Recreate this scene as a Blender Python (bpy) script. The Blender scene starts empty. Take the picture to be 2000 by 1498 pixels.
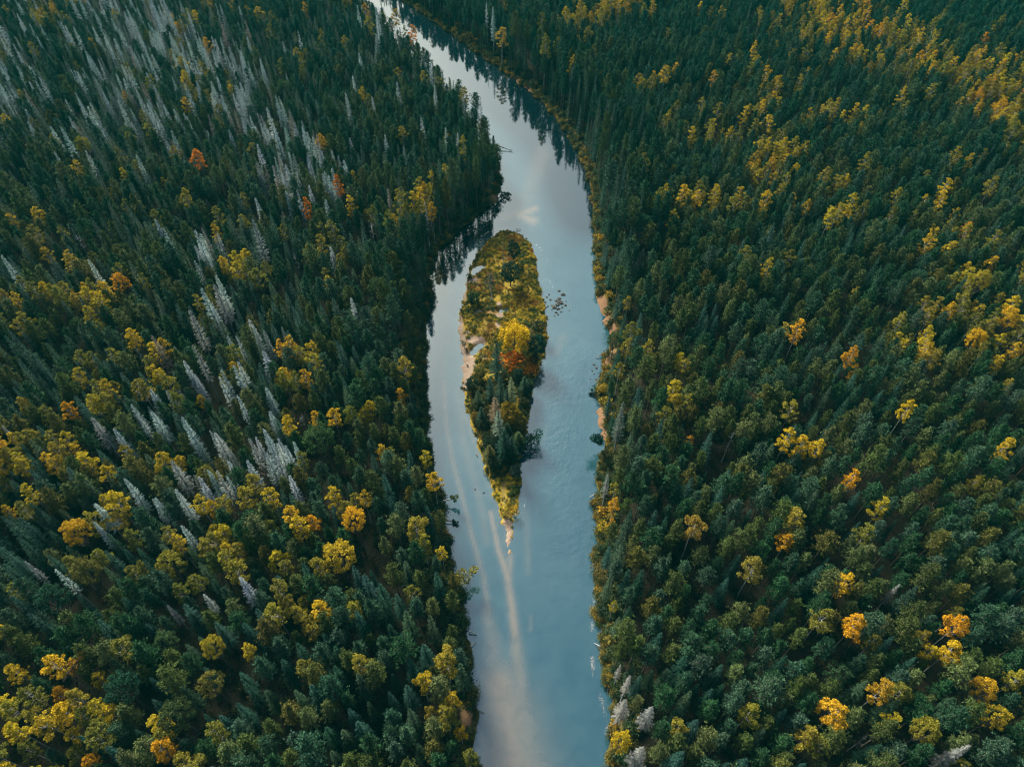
import bpy, math, random
import numpy as np
from mathutils import Vector

random.seed(7)
RNG = np.random.default_rng(11)
S = bpy.context.scene
COL = S.collection

# ------------------------------------------------------------------ camera
H, PITCH, F = 120.0, math.radians(49.4), 1400.0          # height above the water, tilt, focal length (per 2000 px)
cam_data = bpy.data.cameras.new('camera')
cam_data.sensor_width = 36.0
cam_data.lens = 36.0 * F / 2000.0
cam_data.clip_start, cam_data.clip_end = 1.0, 5000.0
cam = bpy.data.objects.new('camera', cam_data)
cam.location = (0, 0, H)
cam.rotation_euler = (math.pi / 2 - PITCH, 0, 0)
COL.objects.link(cam)
S.camera = cam

# ------------------------------------------------------------------ sky, sun, exposure
SUN_EL, SUN_AZ = math.radians(34), math.radians(-29)     # azimuth clockwise from +Y: ahead and to the left
w = bpy.data.worlds.new('World')
S.world = w
w.use_nodes = True
nt = w.node_tree
sky = nt.nodes.new('ShaderNodeTexSky')
sky.sky_type = 'NISHITA'
sky.sun_disc = False
sky.sun_elevation = SUN_EL
sky.sun_rotation = SUN_AZ
sky.air_density, sky.dust_density, sky.ozone_density = 1.0, 3.6, 1.0
bg = nt.nodes['Background']
bg.inputs['Strength'].default_value = 0.065
nt.links.new(sky.outputs[0], bg.inputs[0])
sd = bpy.data.lights.new('sun', 'SUN')
sd.energy = 4.6
sd.angle = math.radians(18)
sd.color = (1.0, 0.93, 0.80)
sun = bpy.data.objects.new('sun', sd)
sv = Vector((math.sin(SUN_AZ) * math.cos(SUN_EL), math.cos(SUN_AZ) * math.cos(SUN_EL), math.sin(SUN_EL)))
sun.rotation_euler = sv.to_track_quat('Z', 'Y').to_euler()
sun.location = (-150, 200, 200)
COL.objects.link(sun)
S.view_settings.view_transform = 'Standard'
S.view_settings.look = 'None'
S.view_settings.exposure = 1.15
S.view_settings.gamma = 1.0
S.cycles.filter_width = 1.15
S.cycles.max_bounces = 5
S.cycles.diffuse_bounces = 1
S.cycles.glossy_bounces = 2
S.cycles.transmission_bounces = 2
S.cycles.volume_bounces = 0

# ------------------------------------------------------------------ pixel <-> place
cp, sp = math.cos(PITCH), math.sin(PITCH)


def ground(px, py, z=0.0):
    """where the sight line through photograph pixel (px, py) meets the level z"""
    a = (np.asarray(px, float) - 1000) / F
    b = -(np.asarray(py, float) - 749) / F
    dy = b * sp + cp
    dz = b * cp - sp
    t = (z - H) / dz
    return a * t, dy * t


def pixel(x, y, z):
    x, y, z = np.asarray(x, float), np.asarray(y, float), np.asarray(z, float) - H
    d = y * cp - z * sp
    u = y * sp + z * cp
    return 1000 + F * x / d, 749 - F * u / d, d


# ------------------------------------------------------------------ helpers
def tag(o, label=None, cat=None, group=None, kind=None):
    if label: o['label'] = label
    if cat: o['category'] = cat
    if group: o['group'] = group
    if kind: o['kind'] = kind
    return o


def link(name, me, parent=None):
    o = bpy.data.objects.new(name, me)
    COL.objects.link(o)
    if parent: o.parent = parent
    return o


def empty(name, loc, rz=0.0, sc=1.0):
    o = bpy.data.objects.new(name, None)
    o.location = loc
    o.rotation_euler = (0, 0, rz)
    o.scale = (sc, sc, sc) if not hasattr(sc, '__len__') else sc
    o.empty_display_size = 0.5
    COL.objects.link(o)
    return o


class MB:
    """collects faces of one mesh, each with a random value"""
    def __init__(self):
        self.v, self.f, self.r, self.n = [], [], [], 0

    def add(self, verts, faces, r):
        self.v.append(np.asarray(verts, float))
        for f in faces:
            self.f.append(tuple(i + self.n for i in f))
            self.r.append(r)
        self.n += len(verts)

    def tri(self, a, b, c, r):
        self.add([a, b, c], [(0, 1, 2)], r)

    def leaves(self, P, size, aspect=1.0, up=0.35):
        """rhombic leaf sprays at the points P"""
        for p in P:
            n = RNG.normal(size=3)
            n[2] = abs(n[2]) + up
            n /= np.linalg.norm(n)
            u = np.cross(n, RNG.normal(size=3))
            u /= np.linalg.norm(u)
            q = np.cross(n, u)
            s = size * RNG.uniform(0.65, 1.35)
            self.add([p - u * s, p + q * s * 0.62 * aspect + n * s * .15, p + u * s, p - q * s * 0.62 * aspect + n * s * .15],
                     [(0, 1, 2, 3)], RNG.uniform())

    def tube(self, pts, rad, sides=6, r=0.5):
        pts = [np.asarray(p, float) for p in pts]
        vs = []
        for i, p in enumerate(pts):
            d = pts[min(i + 1, len(pts) - 1)] - pts[max(i - 1, 0)]
            d /= (np.linalg.norm(d) + 1e-9)
            a = np.cross(d, (0.3, 1, 0.1) if abs(d[1]) < .9 else (1, 0, 0))
            a /= np.linalg.norm(a)
            b = np.cross(d, a)
            for k in range(sides):
                t = 2 * math.pi * k / sides
                vs.append(p + (a * math.cos(t) + b * math.sin(t)) * rad[i])
        fs = []
        for i in range(len(pts) - 1):
            for k in range(sides):
                k2 = (k + 1) % sides
                fs.append((i * sides + k, i * sides + k2, (i + 1) * sides + k2, (i + 1) * sides + k))
        fs.append(tuple(range((len(pts) - 1) * sides, len(pts) * sides)))
        self.add(vs, fs, r)

    def mesh(self, name, mat, smooth=False):
        me = bpy.data.meshes.new(name)
        me.from_pydata(np.concatenate(self.v).tolist(), [], self.f)
        at = me.attributes.new('leaf', 'FLOAT', 'FACE')
        at.data.foreach_set('value', np.array(self.r, np.float32))
        me.materials.append(mat)
        if smooth:
            me.polygons.foreach_set('use_smooth', [True] * len(me.polygons))
        me.update()
        return me


# ------------------------------------------------------------------ materials
def new_mat(name):
    m = bpy.data.materials.new(name)
    m.use_nodes = True
    return m, m.node_tree, m.node_tree.nodes['Principled BSDF']


def N(t, kind, **kw):
    n = t.nodes.new(kind)
    for k, v in kw.items():
        setattr(n, k, v)
    return n


def mixc(t, fac, a, b, mode='MIX'):
    n = N(t, 'ShaderNodeMix', data_type='RGBA', blend_type=mode)
    for key, val in ((0, fac), (6, a), (7, b)):
        if hasattr(val, 'is_linked') or hasattr(val, 'node'):
            t.links.new(val, n.inputs[key])
        elif key == 0:
            n.inputs[0].default_value = val
        else:
            n.inputs[key].default_value = (*val, 1) if len(val) == 3 else val
    return n.outputs[2]


def math_n(t, op, a, b=None, c=None, clamp=False):
    n = N(t, 'ShaderNodeMath', operation=op, use_clamp=clamp)
    for i, val in enumerate((a, b, c)):
        if val is None: continue
        if hasattr(val, 'node'): t.links.new(val, n.inputs[i])
        else: n.inputs[i].default_value = val
    return n.outputs[0]


def noise(t, scale, detail=3.0, rough=0.55, vec=None, dist=0.0):
    n = N(t, 'ShaderNodeTexNoise')
    n.inputs['Scale'].default_value = scale
    n.inputs['Detail'].default_value = detail
    n.inputs['Roughness'].default_value = rough
    n.inputs['Distortion'].default_value = dist
    if vec is not None: t.links.new(vec, n.inputs['Vector'])
    return n.outputs['Fac']


def ramp(t, fac, stops):
    n = N(t, 'ShaderNodeValToRGB')
    e = n.color_ramp.elements
    e[0].position, e[0].color = stops[0][0], (*stops[0][1], 1)
    e[1].position, e[1].color = stops[-1][0], (*stops[-1][1], 1)
    for p, c in stops[1:-1]:
        x = e.new(p)
        x.color = (*c, 1)
    t.links.new(fac, n.inputs[0])
    return n.outputs[0]


def attr(t, name, kind='GEOMETRY'):
    return N(t, 'ShaderNodeAttribute', attribute_name=name, attribute_type=kind)


def foliage_material(name, transl=0.3, spread=0.9):
    """the tree's own tint, varied from leaf spray to leaf spray"""
    m, t, p = new_mat(name)
    tint = attr(t, 'tint', 'INSTANCER').outputs['Color']
    leaf = attr(t, 'leaf').outputs['Fac']
    k = math_n(t, 'MULTIPLY_ADD', leaf, spread, 1.0 - spread / 2)
    obj = N(t, 'ShaderNodeTexCoord').outputs['Object']
    k2 = math_n(t, 'MULTIPLY_ADD', noise(t, 0.7, 2.0, vec=obj), 0.9, 0.55)
    kk = math_n(t, 'MULTIPLY', k, k2)
    vm = N(t, 'ShaderNodeVectorMath', operation='SCALE')
    t.links.new(tint, vm.inputs[0])
    t.links.new(kk, vm.inputs['Scale'])
    t.links.new(vm.outputs[0], p.inputs['Base Color'])
    p.inputs['Roughness'].default_value = 0.7
    p.inputs['Specular IOR Level'].default_value = 0.06
    if transl > 0:
        tr = N(t, 'ShaderNodeBsdfTranslucent')
        t.links.new(vm.outputs[0], tr.inputs['Color'])
        mx = N(t, 'ShaderNodeMixShader')
        mx.inputs[0].default_value = transl
        t.links.new(p.outputs[0], mx.inputs[1])
        t.links.new(tr.outputs[0], mx.inputs[2])
        t.links.new(mx.outputs[0], t.nodes['Material Output'].inputs['Surface'])
    return m


def bark_material(name, a, b, scale=3.0, stretch=0.2):
    m, t, p = new_mat(name)
    tc = N(t, 'ShaderNodeTexCoord')
    mp = N(t, 'ShaderNodeMapping')
    mp.inputs['Scale'].default_value = (1, 1, stretch)
    t.links.new(tc.outputs['Object'], mp.inputs[0])
    f = noise(t, scale, 5.0, 0.65, mp.outputs[0])
    t.links.new(ramp(t, f, [(0.35, a), (0.65, b)]), p.inputs['Base Color'])
    p.inputs['Roughness'].default_value = 0.9
    bp = N(t, 'ShaderNodeBump')
    bp.inputs['Strength'].default_value = 0.5
    t.links.new(f, bp.inputs['Height'])
    t.links.new(bp.outputs[0], p.inputs['Normal'])
    return m


M_NEEDLE = foliage_material('needles', 0.06, 1.0)
M_LEAF = foliage_material('leaves', 0.28, 0.8)
M_DEAD = foliage_material('bare_twigs', 0.0, 0.7)
M_PINE_BARK = bark_material('pine_bark', (0.08, 0.065, 0.055), (0.20, 0.145, 0.105))
M_SPRUCE_BARK = bark_material('spruce_bark', (0.07, 0.065, 0.06), (0.18, 0.16, 0.14))
M_BIRCH_BARK = bark_material('birch_bark', (0.10, 0.10, 0.09), (0.62, 0.62, 0.58), 2.5, 2.0)
M_DEAD_BARK = bark_material('dead_bark', (0.22, 0.23, 0.22), (0.46, 0.47, 0.44))
M_LOG = bark_material('log_wood', (0.12, 0.10, 0.08), (0.32, 0.28, 0.23))

# ------------------------------------------------------------------ river and island outlines (photograph pixels on the water's level)
LEFT = [(938, 1498), (926, 1440), (926, 1390), (928, 1340), (914, 1270), (912, 1200), (893, 1130), (878, 1080), (872, 1020), (864, 970),
        (846, 920), (838, 870), (836, 800), (830, 740), (832, 690), (830, 640), (840, 590), (840, 540), (850, 500), (877, 467), (910, 440),
        (945, 410), (975, 388), (979, 345), (968, 305), (942, 258), (905, 220), (868, 182), (828, 142), (785, 100), (735, 50), (680, 0)]
RIGHT = [(1187, 1498), (1192, 1450), (1196, 1400), (1186, 1350), (1176, 1290), (1168, 1240), (1164, 1180), (1160, 1130), (1162, 1080),
         (1165, 1030), (1161, 980), (1165, 930), (1174, 895), (1182, 860), (1175, 830), (1166, 790), (1169, 750), (1177, 710), (1191, 680),
         (1195, 645), (1173, 612), (1166, 570), (1161, 520), (1160, 450), (1158, 390), (1150, 345), (1130, 300), (1100, 250), (1065, 205),
         (1030, 175), (985, 140), (940, 110), (900, 80), (850, 45), (785, 0)]
ISLAND = [(985, 448), (1012, 455), (1035, 475), (1047, 500), (1050, 545), (1062, 585), (1068, 630), (1070, 665), (1062, 700), (1046, 735),
          (1038, 765), (1035, 800), (1030, 830), (1022, 870), (1012, 892), (1018, 930), (1015, 975), (1004, 1008), (1001, 1035), (996, 1088),
          (990, 1060), (984, 1025), (975, 1000), (965, 965), (950, 925), (935, 875), (925, 840), (912, 805), (905, 770), (902, 740),
          (905, 700), (897, 660), (895, 625), (903, 590), (912, 550), (918, 520), (935, 490), (960, 465)]
PONDS = [[(919, 530), (926, 522), (940, 519), (949, 518), (948, 526), (937, 531), (930, 538), (921, 539)],
         [(973, 612), (975, 605), (984, 603), (996, 601), (995, 609), (986, 613)],
         [(916, 690), (922, 681), (934, 672), (945, 669), (948, 676), (940, 686), (930, 692), (920, 697)]]


def smooth_poly(P, n=3, closed=False):
    P = np.array(P, float)
    for _ in range(n):
        if closed: Q = np.vstack([P, P[:1]])
        else: Q = P
        a = Q[:-1] * 0.75 + Q[1:] * 0.25
        b = Q[:-1] * 0.25 + Q[1:] * 0.75
        R = np.empty((2 * len(a), 2))
        R[0::2], R[1::2] = a, b
        P = R if closed else np.vstack([P[:1], R, P[-1:]])
    return P


def to_world(P):
    P = np.array(P, float)
    x, y = ground(P[:, 0], P[:, 1])
    return np.stack([x, y], 1)


def wobble(P, amp, freq, seed):
    """an uneven shoreline: small bays and points"""
    r = np.random.default_rng(seed)
    s = np.concatenate([[0], np.cumsum(np.linalg.norm(np.diff(P, axis=0), axis=1))])
    d = np.zeros(len(P))
    for k in range(6):
        d += amp / (1 + k * .4) * np.sin(s * freq * (1 + k * .83) + r.uniform(0, 6.3))
    tng = np.gradient(P, axis=0)
    tng /= np.linalg.norm(tng, axis=1, keepdims=True) + 1e-9
    return P + np.stack([-tng[:, 1], tng[:, 0]], 1) * d[:, None]


Lw = to_world(LEFT); Rw = to_world(RIGHT)
Lw = np.vstack([[Lw[0] + (0.5, -80)], Lw, [Lw[-1] + (Lw[-1] - Lw[-3]) * 2.2]])
Rw = np.vstack([[Rw[0] + (-1, -80)], Rw, [Rw[-1] + (Rw[-1] - Rw[-3]) * 2.2]])
Lw = wobble(smooth_poly(Lw, 4), 0.34, 0.62, 3)
Rw = wobble(smooth_poly(Rw, 4), 0.34, 0.62, 4)
RIVER = np.vstack([Lw, Rw[::-1]])
ISL = wobble(smooth_poly(to_world(ISLAND), 4, True), 0.2, 1.1, 5)
PONDW = [smooth_poly(to_world(p), 2, True) for p in PONDS]


def sdist(poly, X, Y):
    """signed distance to a closed polygon, positive inside"""
    X, Y = np.asarray(X, float).ravel(), np.asarray(Y, float).ravel()
    out = np.full(len(X), 1e9)
    ins = np.zeros(len(X), bool)
    A, B = poly, np.roll(poly, -1, axis=0)
    for (ax, ay), (bx, by) in zip(A, B):
        dx, dy = bx - ax, by - ay
        l2 = dx * dx + dy * dy
        if l2 < 1e-12: continue
        t = np.clip(((X - ax) * dx + (Y - ay) * dy) / l2, 0, 1)
        d = (X - ax - t * dx) ** 2 + (Y - ay - t * dy) ** 2
        np.minimum(out, d, out=out)
        if ay != by:
            c = (ay > Y) != (by > Y)
            ins ^= c & (X < (bx - ax) * (Y - ay) / (by - ay) + ax)
    out = np.sqrt(out)
    return np.where(ins, out, -out)


def vnoise(x, y, s, seed):
    """smooth value noise, 0..1"""
    r = np.random.default_rng(seed)
    T = r.uniform(size=(64, 64))
    u, v = np.asarray(x) / s, np.asarray(y) / s
    i, j = np.floor(u).astype(int), np.floor(v).astype(int)
    f, g = u - i, v - j
    f, g = f * f * (3 - 2 * f), g * g * (3 - 2 * g)
    a, b = T[i % 64, j % 64], T[(i + 1) % 64, j % 64]
    c, d = T[i % 64, (j + 1) % 64], T[(i + 1) % 64, (j + 1) % 64]
    return (a * (1 - f) + b * f) * (1 - g) + (c * (1 - f) + d * f) * g


# stretches of bare, eroded bank (pixel, radius)
CUT = [(1177, 592, 9, 16), (1184, 622, 12, 9), (1199, 642, 7, 12), (1198, 692, 8, 12), (1190, 706, 8, 8), (1175, 812, 7, 18), (1181, 846, 6, 14),
       (968, 386, 16, 8, .7), (912, 1405, 14, 22), (1005, 156, 14, 6, .8), (1028, 174, 12, 6, .8), (1188, 1385, 5, 16), (1192, 1410, 5, 10), (852, 510, 6, 10, .6)]


def blob(px, py, spots):
    out = np.zeros(np.shape(px))
    for s in spots:
        x, y, rx = s[:3]
        ry = s[3] if len(s) > 3 else rx
        amp = s[4] if len(s) > 4 else 1.0
        q = ((px - x) / rx) ** 2 + ((py - y) / ry) ** 2
        out = np.maximum(out, amp * np.exp(-q * 0.7))
    return out


def land_z(x, y, d):
    """height of the forest land; d = distance from the river's edge, positive on land"""
    px, py, _ = pixel(x, y, 0.8)
    cut = blob(px, py, CUT)
    hi = 1.15 + 1.3 * cut + 0.5 * (vnoise(x, y, 23, 2) - .5)
    wid = 1.6 - 1.1 * cut
    up = hi * (1 - np.exp(-np.maximum(d, 0) / wid)) + np.clip(d, 0, 80) * 0.02 + 0.9 * (vnoise(x, y, 17, 3) - .35) * np.clip(d / 10, 0, 1)
    return np.where(d < 0, np.maximum(-1.6, d * .55), np.maximum(up, np.minimum(d * .4, .35)))


# ------------------------------------------------------------------ ground
def axis(lo, hi, step, ends):
    c = np.arange(lo, hi + step * .5, step)
    return np.concatenate([ends[0], c, ends[1]])


gx = np.unique(np.round(np.concatenate([[-1400, -700, -420], np.arange(-320, -170, 6.0), np.arange(-170, 50, 1.25), np.arange(50, 325, 6.0), [420, 700, 1400]]), 3))
gy = np.unique(np.round(np.concatenate([[-900, -400, -150], np.arange(-80, 0, 6.0), np.arange(0, 380, 1.25), np.arange(380, 520, 8.0), [600, 900, 1800]]), 3))
GX, GY = np.meshgrid(gx, gy)
gd = -sdist(RIVER, GX, GY)
gz = land_z(GX.ravel(), GY.ravel(), gd)


def grid_mesh(name, X, Y, Z, keep=None):
    ny, nx = X.shape
    V = np.stack([X.ravel(), Y.ravel(), np.asarray(Z).ravel()], 1)
    i = np.arange(ny * nx).reshape(ny, nx)
    Q = np.stack([i[:-1, :-1], i[:-1, 1:], i[1:, 1:], i[1:, :-1]], -1).reshape(-1, 4)
    if keep is not None:
        Q = Q[keep[Q].any(1)]
        used = np.unique(Q)
        mp = np.full(len(V), -1)
        mp[used] = np.arange(len(used))
        V, Q = V[used], mp[Q]
    else:
        used = np.arange(len(V))
    me = bpy.data.meshes.new(name)
    me.from_pydata(V.tolist(), [], Q.tolist())
    me.polygons.foreach_set('use_smooth', [True] * len(me.polygons))
    return me, used


def put_attr(me, name, vals):
    a = me.attributes.new(name, 'FLOAT', 'POINT')
    a.data.foreach_set('value', np.asarray(vals, np.float32))


def soil_material(name, sand_a, sand_b, grass_a, grass_b, floor_a, floor_b):
    m, t, p = new_mat(name)
    pos = N(t, 'ShaderNodeNewGeometry').outputs['Position']
    n1, n2, n3 = noise(t, 0.9, 6, .65, pos), noise(t, 3.5, 5, .6, pos), noise(t, 0.25, 3, .5, pos)
    sand = mixc(t, n2, sand_a, sand_b)
    grass = mixc(t, n1, grass_a, grass_b)
    floor = mixc(t, n1, floor_a, floor_b)
    fs = attr(t, 'sand').outputs['Fac']
    fg = attr(t, 'grass').outputs['Fac']

    def edge(f):
        return math_n(t, 'MULTIPLY_ADD', math_n(t, 'ADD', f, math_n(t, 'MULTIPLY_ADD', n1, .9, -.45)), 2.5, -.75, True)
    c = mixc(t, edge(fg), floor, grass)
    c = mixc(t, edge(fs), c, sand)
    t.links.new(c, p.inputs['Base Color'])
    p.inputs['Roughness'].default_value = 0.95
    p.inputs['Specular IOR Level'].default_value = 0.1
    bp = N(t, 'ShaderNodeBump')
    bp.inputs['Strength'].default_value = 0.7
    bp.inputs['Distance'].default_value = 0.25
    t.links.new(n2, bp.inputs['Height'])
    t.links.new(bp.outputs[0], p.inputs['Normal'])
    return m


M_GROUND = soil_material('forest_soil', (0.14, 0.08, 0.042), (0.28, 0.165, 0.09), (0.05, 0.055, 0.018), (0.20, 0.15, 0.035),
                         (0.012, 0.013, 0.009), (0.036, 0.030, 0.018))
M_ISLAND = soil_material('island_soil', (0.26, 0.19, 0.135), (0.42, 0.32, 0.24), (0.20, 0.16, 0.025), (0.42, 0.29, 0.04),
                         (0.14, 0.10, 0.03), (0.26, 0.15, 0.05))
me, used = grid_mesh('ground', GX, GY, gz)
gpx, gpy, _ = pixel(GX.ravel(), GY.ravel(), gz)
put_attr(me, 'sand', np.clip(blob(gpx, gpy, CUT) * 1.5 - .2, 0, 1) * (gd > -3) * np.clip(1.4 - gd / 3.2, 0, 1) + (gd < 0.25) * (gd > -4) * .4)
put_attr(me, 'grass', np.clip(1.1 - np.abs(gd - .9) / 1.8, 0, 1))
me.materials.append(M_GROUND)
tag(link('ground', me), 'dark forest floor with grassy and sandy river banks', kind='structure')

# ------------------------------------------------------------------ island land
ix = np.arange(ISL[:, 0].min() - 2, ISL[:, 0].max() + 2.3, .3)
iy = np.arange(ISL[:, 1].min() - 2, ISL[:, 1].max() + 2.3, .3)
IX, IY = np.meshgrid(ix, iy)
idd = sdist(ISL, IX, IY)
pondd = np.max([sdist(p, IX, IY) for p in PONDW], axis=0)
ipx, ipy, _ = pixel(IX.ravel(), IY.ravel(), 0.3)
ISAND = [(914, 715, 14, 28), (905, 690, 6, 40), (922, 665, 10, 8, .8), (900, 640, 5, 30, .8), (936, 666, 12, 7), (907, 560, 5, 26), (924, 548, 10, 6, .8), (993, 1045, 7, 46, .8),
         (992, 1030, 9, 20), (935, 610, 14, 4, .65), (976, 620, 8, 5, .8), (972, 638, 5, 8, .7), (984, 960, 3, 50, .5), (911, 745, 5, 16), (904, 770, 3, 40, .7), (975, 598, 6, 6, .7), (945, 700, 10, 4, .8),
         (1014, 452, 10, 4, .9), (912, 652, 7, 6, .6)]
sandm = blob(ipx, ipy, ISAND)


def island_z(d, x, y, pd, sm):
    up = 0.85 * (1 - np.exp(-np.maximum(d, 0) / (1.0 + 2.5 * sm))) + 0.35 * (vnoise(x, y, 4, 8) - .4) * np.clip(d / 2, 0, 1)
    z = np.where(d < 0, np.maximum(-1.4, d * .7), np.maximum(up, np.minimum(d * .25, .12)))
    k = np.clip(pd / .8 + 1.0, 0, 1)
    return z * (1 - k) + (0.05) * k - .35 * np.clip(pd / .6, 0, 1)


izz = island_z(idd, IX.ravel(), IY.ravel(), pondd, sandm)
me, used = grid_mesh('island', IX, IY, izz, keep=idd > -1.6)
put_attr(me, 'sand', np.clip(sandm * 1.35 - .1, 0, 1)[used])
put_attr(me, 'grass', np.clip(vnoise(IX, IY, 5, 9).ravel() * 1.3, 0, 1)[used])
me.materials.append(M_ISLAND)
tag(link('island', me), 'long narrow river island of golden grass with a pale sandy left shore', kind='structure')

# ------------------------------------------------------------------ water
wx = np.concatenate([np.arange(-150, -26, 1.2), np.arange(-26, 27, .45)])
wy = np.concatenate([np.arange(-60, 20, 4.0), np.arange(20, 175, .55), np.arange(175, 400, 1.1)])
WX, WY = np.meshgrid(wx, wy)
wd = sdist(RIVER, WX, WY)
wpx, wpy, wdep = pixel(WX.ravel(), WY.ravel(), 0.0)


def streak(px, py, pts, w0, w1, amp, pw=2):
    """a soft streak along a line of pixels"""
    P = np.array(pts, float)
    out = np.zeros(px.shape)
    n = len(P) - 1
    for k in range(n):
        a, b = P[k], P[k + 1]
        d = b - a
        t = np.clip(((px - a[0]) * d[0] + (py - a[1]) * d[1]) / (d @ d), 0, 1)
        q = np.hypot(px - a[0] - t * d[0], py - a[1] - t * d[1])
        ww = w0 + (w1 - w0) * (k + t) / n
        out = np.maximum(out, amp * np.exp(-(q / ww) ** pw))
    return out


sh = np.zeros(wpx.shape)
for s in [([(866, 745), (871, 830), (884, 900), (900, 960), (920, 1040), (945, 1130), (955, 1200)], 4, 6, .5),
          ([(893, 760), (905, 860), (925, 930), (945, 1010), (950, 1060)], 8, 8, .25),
          ([(958, 1000), (974, 1075), (990, 1120), (999, 1180), (1006, 1240)], 4.5, 9, .85, 2),
          ([(1006, 1240), (1010, 1300), (1022, 1390)], 11, 22, .55, 2),
          ([(948, 1190), (962, 1250), (965, 1310)], 10, 26, .4),
          ([(975, 1330), (985, 1400), (1000, 1520)], 42, 80, .75),
          ([(1025, 1000), (1030, 1060), (1032, 1120)], 9, 6, .2), ([(1037, 1205), (1036, 1230)], 4, 4, .3),
          ([(996, 1085), (998, 1130)], 7, 3, .6), ([(880, 540), (868, 600), (872, 660)], 18, 16, .1),
          ([(900, 800), (915, 830), (925, 860)], 5, 5, .35),
          ([(1060, 300), (1035, 370), (1025, 400)], 16, 20, .25), ([(1045, 408), (1015, 420), (1042, 432)], 7, 9, .75),
          ([(1010, 415), (985, 425)], 8, 8, .35), ([(1100, 660), (1085, 690)], 8, 6, .2)]:
    sh = np.maximum(sh, streak(wpx, wpy, *s))
isw = sdist(ISL, WX, WY)
sh = np.maximum(sh, .3 * np.exp(-np.maximum(-isw, 0) / .7) * np.where(wpx < 990, 1, .35))
fo = np.zeros(wpx.shape)
for s in [([(1158, 1130), (1160, 1190), (1156, 1230)], 7, 9, .8), ([(1168, 1240), (1166, 1265)], 7, 5, .8), ([(1157, 1280), (1158, 1330)], 8, 8, .8),
          ([(1170, 1350), (1188, 1420)], 9, 9, .8), ([(1178, 1420), (1185, 1450)], 10, 6, .7), ([(1150, 1340), (1160, 1498)], 40, 40, .32), ([(1163, 1080), (1157, 1110)], 5, 5, .8),
          ([(1042, 478), (1052, 480), (1060, 495), (1068, 508)], 2.5, 2.5, .9), ([(1060, 548), (1072, 545), (1080, 562)], 5, 5, .7),
          ([(1040, 410), (1010, 418), (1040, 428)], 10, 7, .4), ([(955, 452), (945, 460)], 4, 4, .7), ([(1028, 970), (1020, 1010), (1018, 1030)], 4, 4, .75),
          ([(1112, 560), (1120, 600)], 8, 10, .3), ([(996, 1060), (1000, 1110)], 10, 8, .45), ([(985, 1015), (988, 1050)], 4, 4, .5)]:
    fo = np.maximum(fo, streak(wpx, wpy, *s))
dusky = np.maximum.reduce([streak(wpx, wpy, [(1145, 390), (1120, 310), (1070, 235), (1000, 175), (930, 125), (850, 70), (760, 0), (700, -50)], 70, 80, 1.0),  # dark tree reflections painted on the outer bend and upper left channel, not depth
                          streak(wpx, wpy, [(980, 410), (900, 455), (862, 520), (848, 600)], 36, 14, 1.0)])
rip = np.maximum.reduce([streak(wpx, wpy, [(1130, 720), (1100, 860), (1110, 960), (1140, 1100)], 60, 40, 1.0), streak(wpx, wpy, [(1100, 1000), (1080, 1200)], 60, 60, .5)])

m, t, p = new_mat('river_water')
pos = N(t, 'ShaderNodeNewGeometry').outputs['Position']
big = noise(t, 0.05, 4, .55, pos, .6)
mid = noise(t, 0.35, 5, .6, pos, .8)
fine = noise(t, 3.6, 3, .65, pos)
body = mixc(t, math_n(t, 'MULTIPLY_ADD', math_n(t, 'ADD', math_n(t, 'MULTIPLY', big, .7), math_n(t, 'MULTIPLY', mid, .45)), 2.2, -.75, True), (0.006, 0.050, 0.072), (0.038, 0.102, 0.122))
body = mixc(t, math_n(t, 'MULTIPLY', math_n(t, 'MULTIPLY', attr(t, 'dusky').outputs['Fac'], 1.9, clamp=True), .95), body, (0.001, 0.006, 0.010))  # near-black of the bank's reflection put into the water colour
sa = attr(t, 'shoal').outputs['Fac']
sfac = math_n(t, 'MULTIPLY', sa, math_n(t, 'MULTIPLY_ADD', mid, .7, .38), clamp=True)
c = mixc(t, sfac, body, (0.25, 0.19, 0.125))
fa = attr(t, 'foam').outputs['Fac']
ff = math_n(t, 'SUBTRACT', math_n(t, 'ADD', math_n(t, 'MULTIPLY', fa, .55), math_n(t, 'MULTIPLY_ADD', fine, .6, math_n(t, 'MULTIPLY', mid, .55))), .96)
ff = math_n(t, 'MULTIPLY', math_n(t, 'MULTIPLY', ff, 5.0, clamp=True), math_n(t, 'MULTIPLY', fa, 1.6, clamp=True))
c = mixc(t, ff, c, (0.21, 0.19, 0.165))
t.links.new(c, p.inputs['Base Color'])
p.inputs['IOR'].default_value = 2.9
p.inputs['Specular Tint'].default_value = (.82, 1.0, 1.0, 1)
rg = math_n(t, 'MULTIPLY_ADD', ff, .5, .02)
t.links.new(rg, p.inputs['Roughness'])
ra = attr(t, 'ripple').outputs['Fac']
hn = math_n(t, 'MULTIPLY', math_n(t, 'ADD', noise(t, 1.2, 4, .6, pos, 1.0), noise(t, .22, 2, .5, pos, 1.5)), math_n(t, 'MULTIPLY_ADD', ra, .7, .05))
bp = N(t, 'ShaderNodeBump')
bp.inputs['Strength'].default_value = 0.36
bp.inputs['Distance'].default_value = 0.2
t.links.new(hn, bp.inputs['Height'])
t.links.new(bp.outputs[0], p.inputs['Normal'])
M_WATER = m
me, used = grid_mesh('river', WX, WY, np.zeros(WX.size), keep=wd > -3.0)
for nm, val in (('shoal', sh), ('foam', fo), ('dusky', dusky), ('ripple', rip)):
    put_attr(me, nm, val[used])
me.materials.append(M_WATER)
tag(link('river', me), 'wide pale blue river with sand streaks running through the forest', kind='structure')

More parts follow.
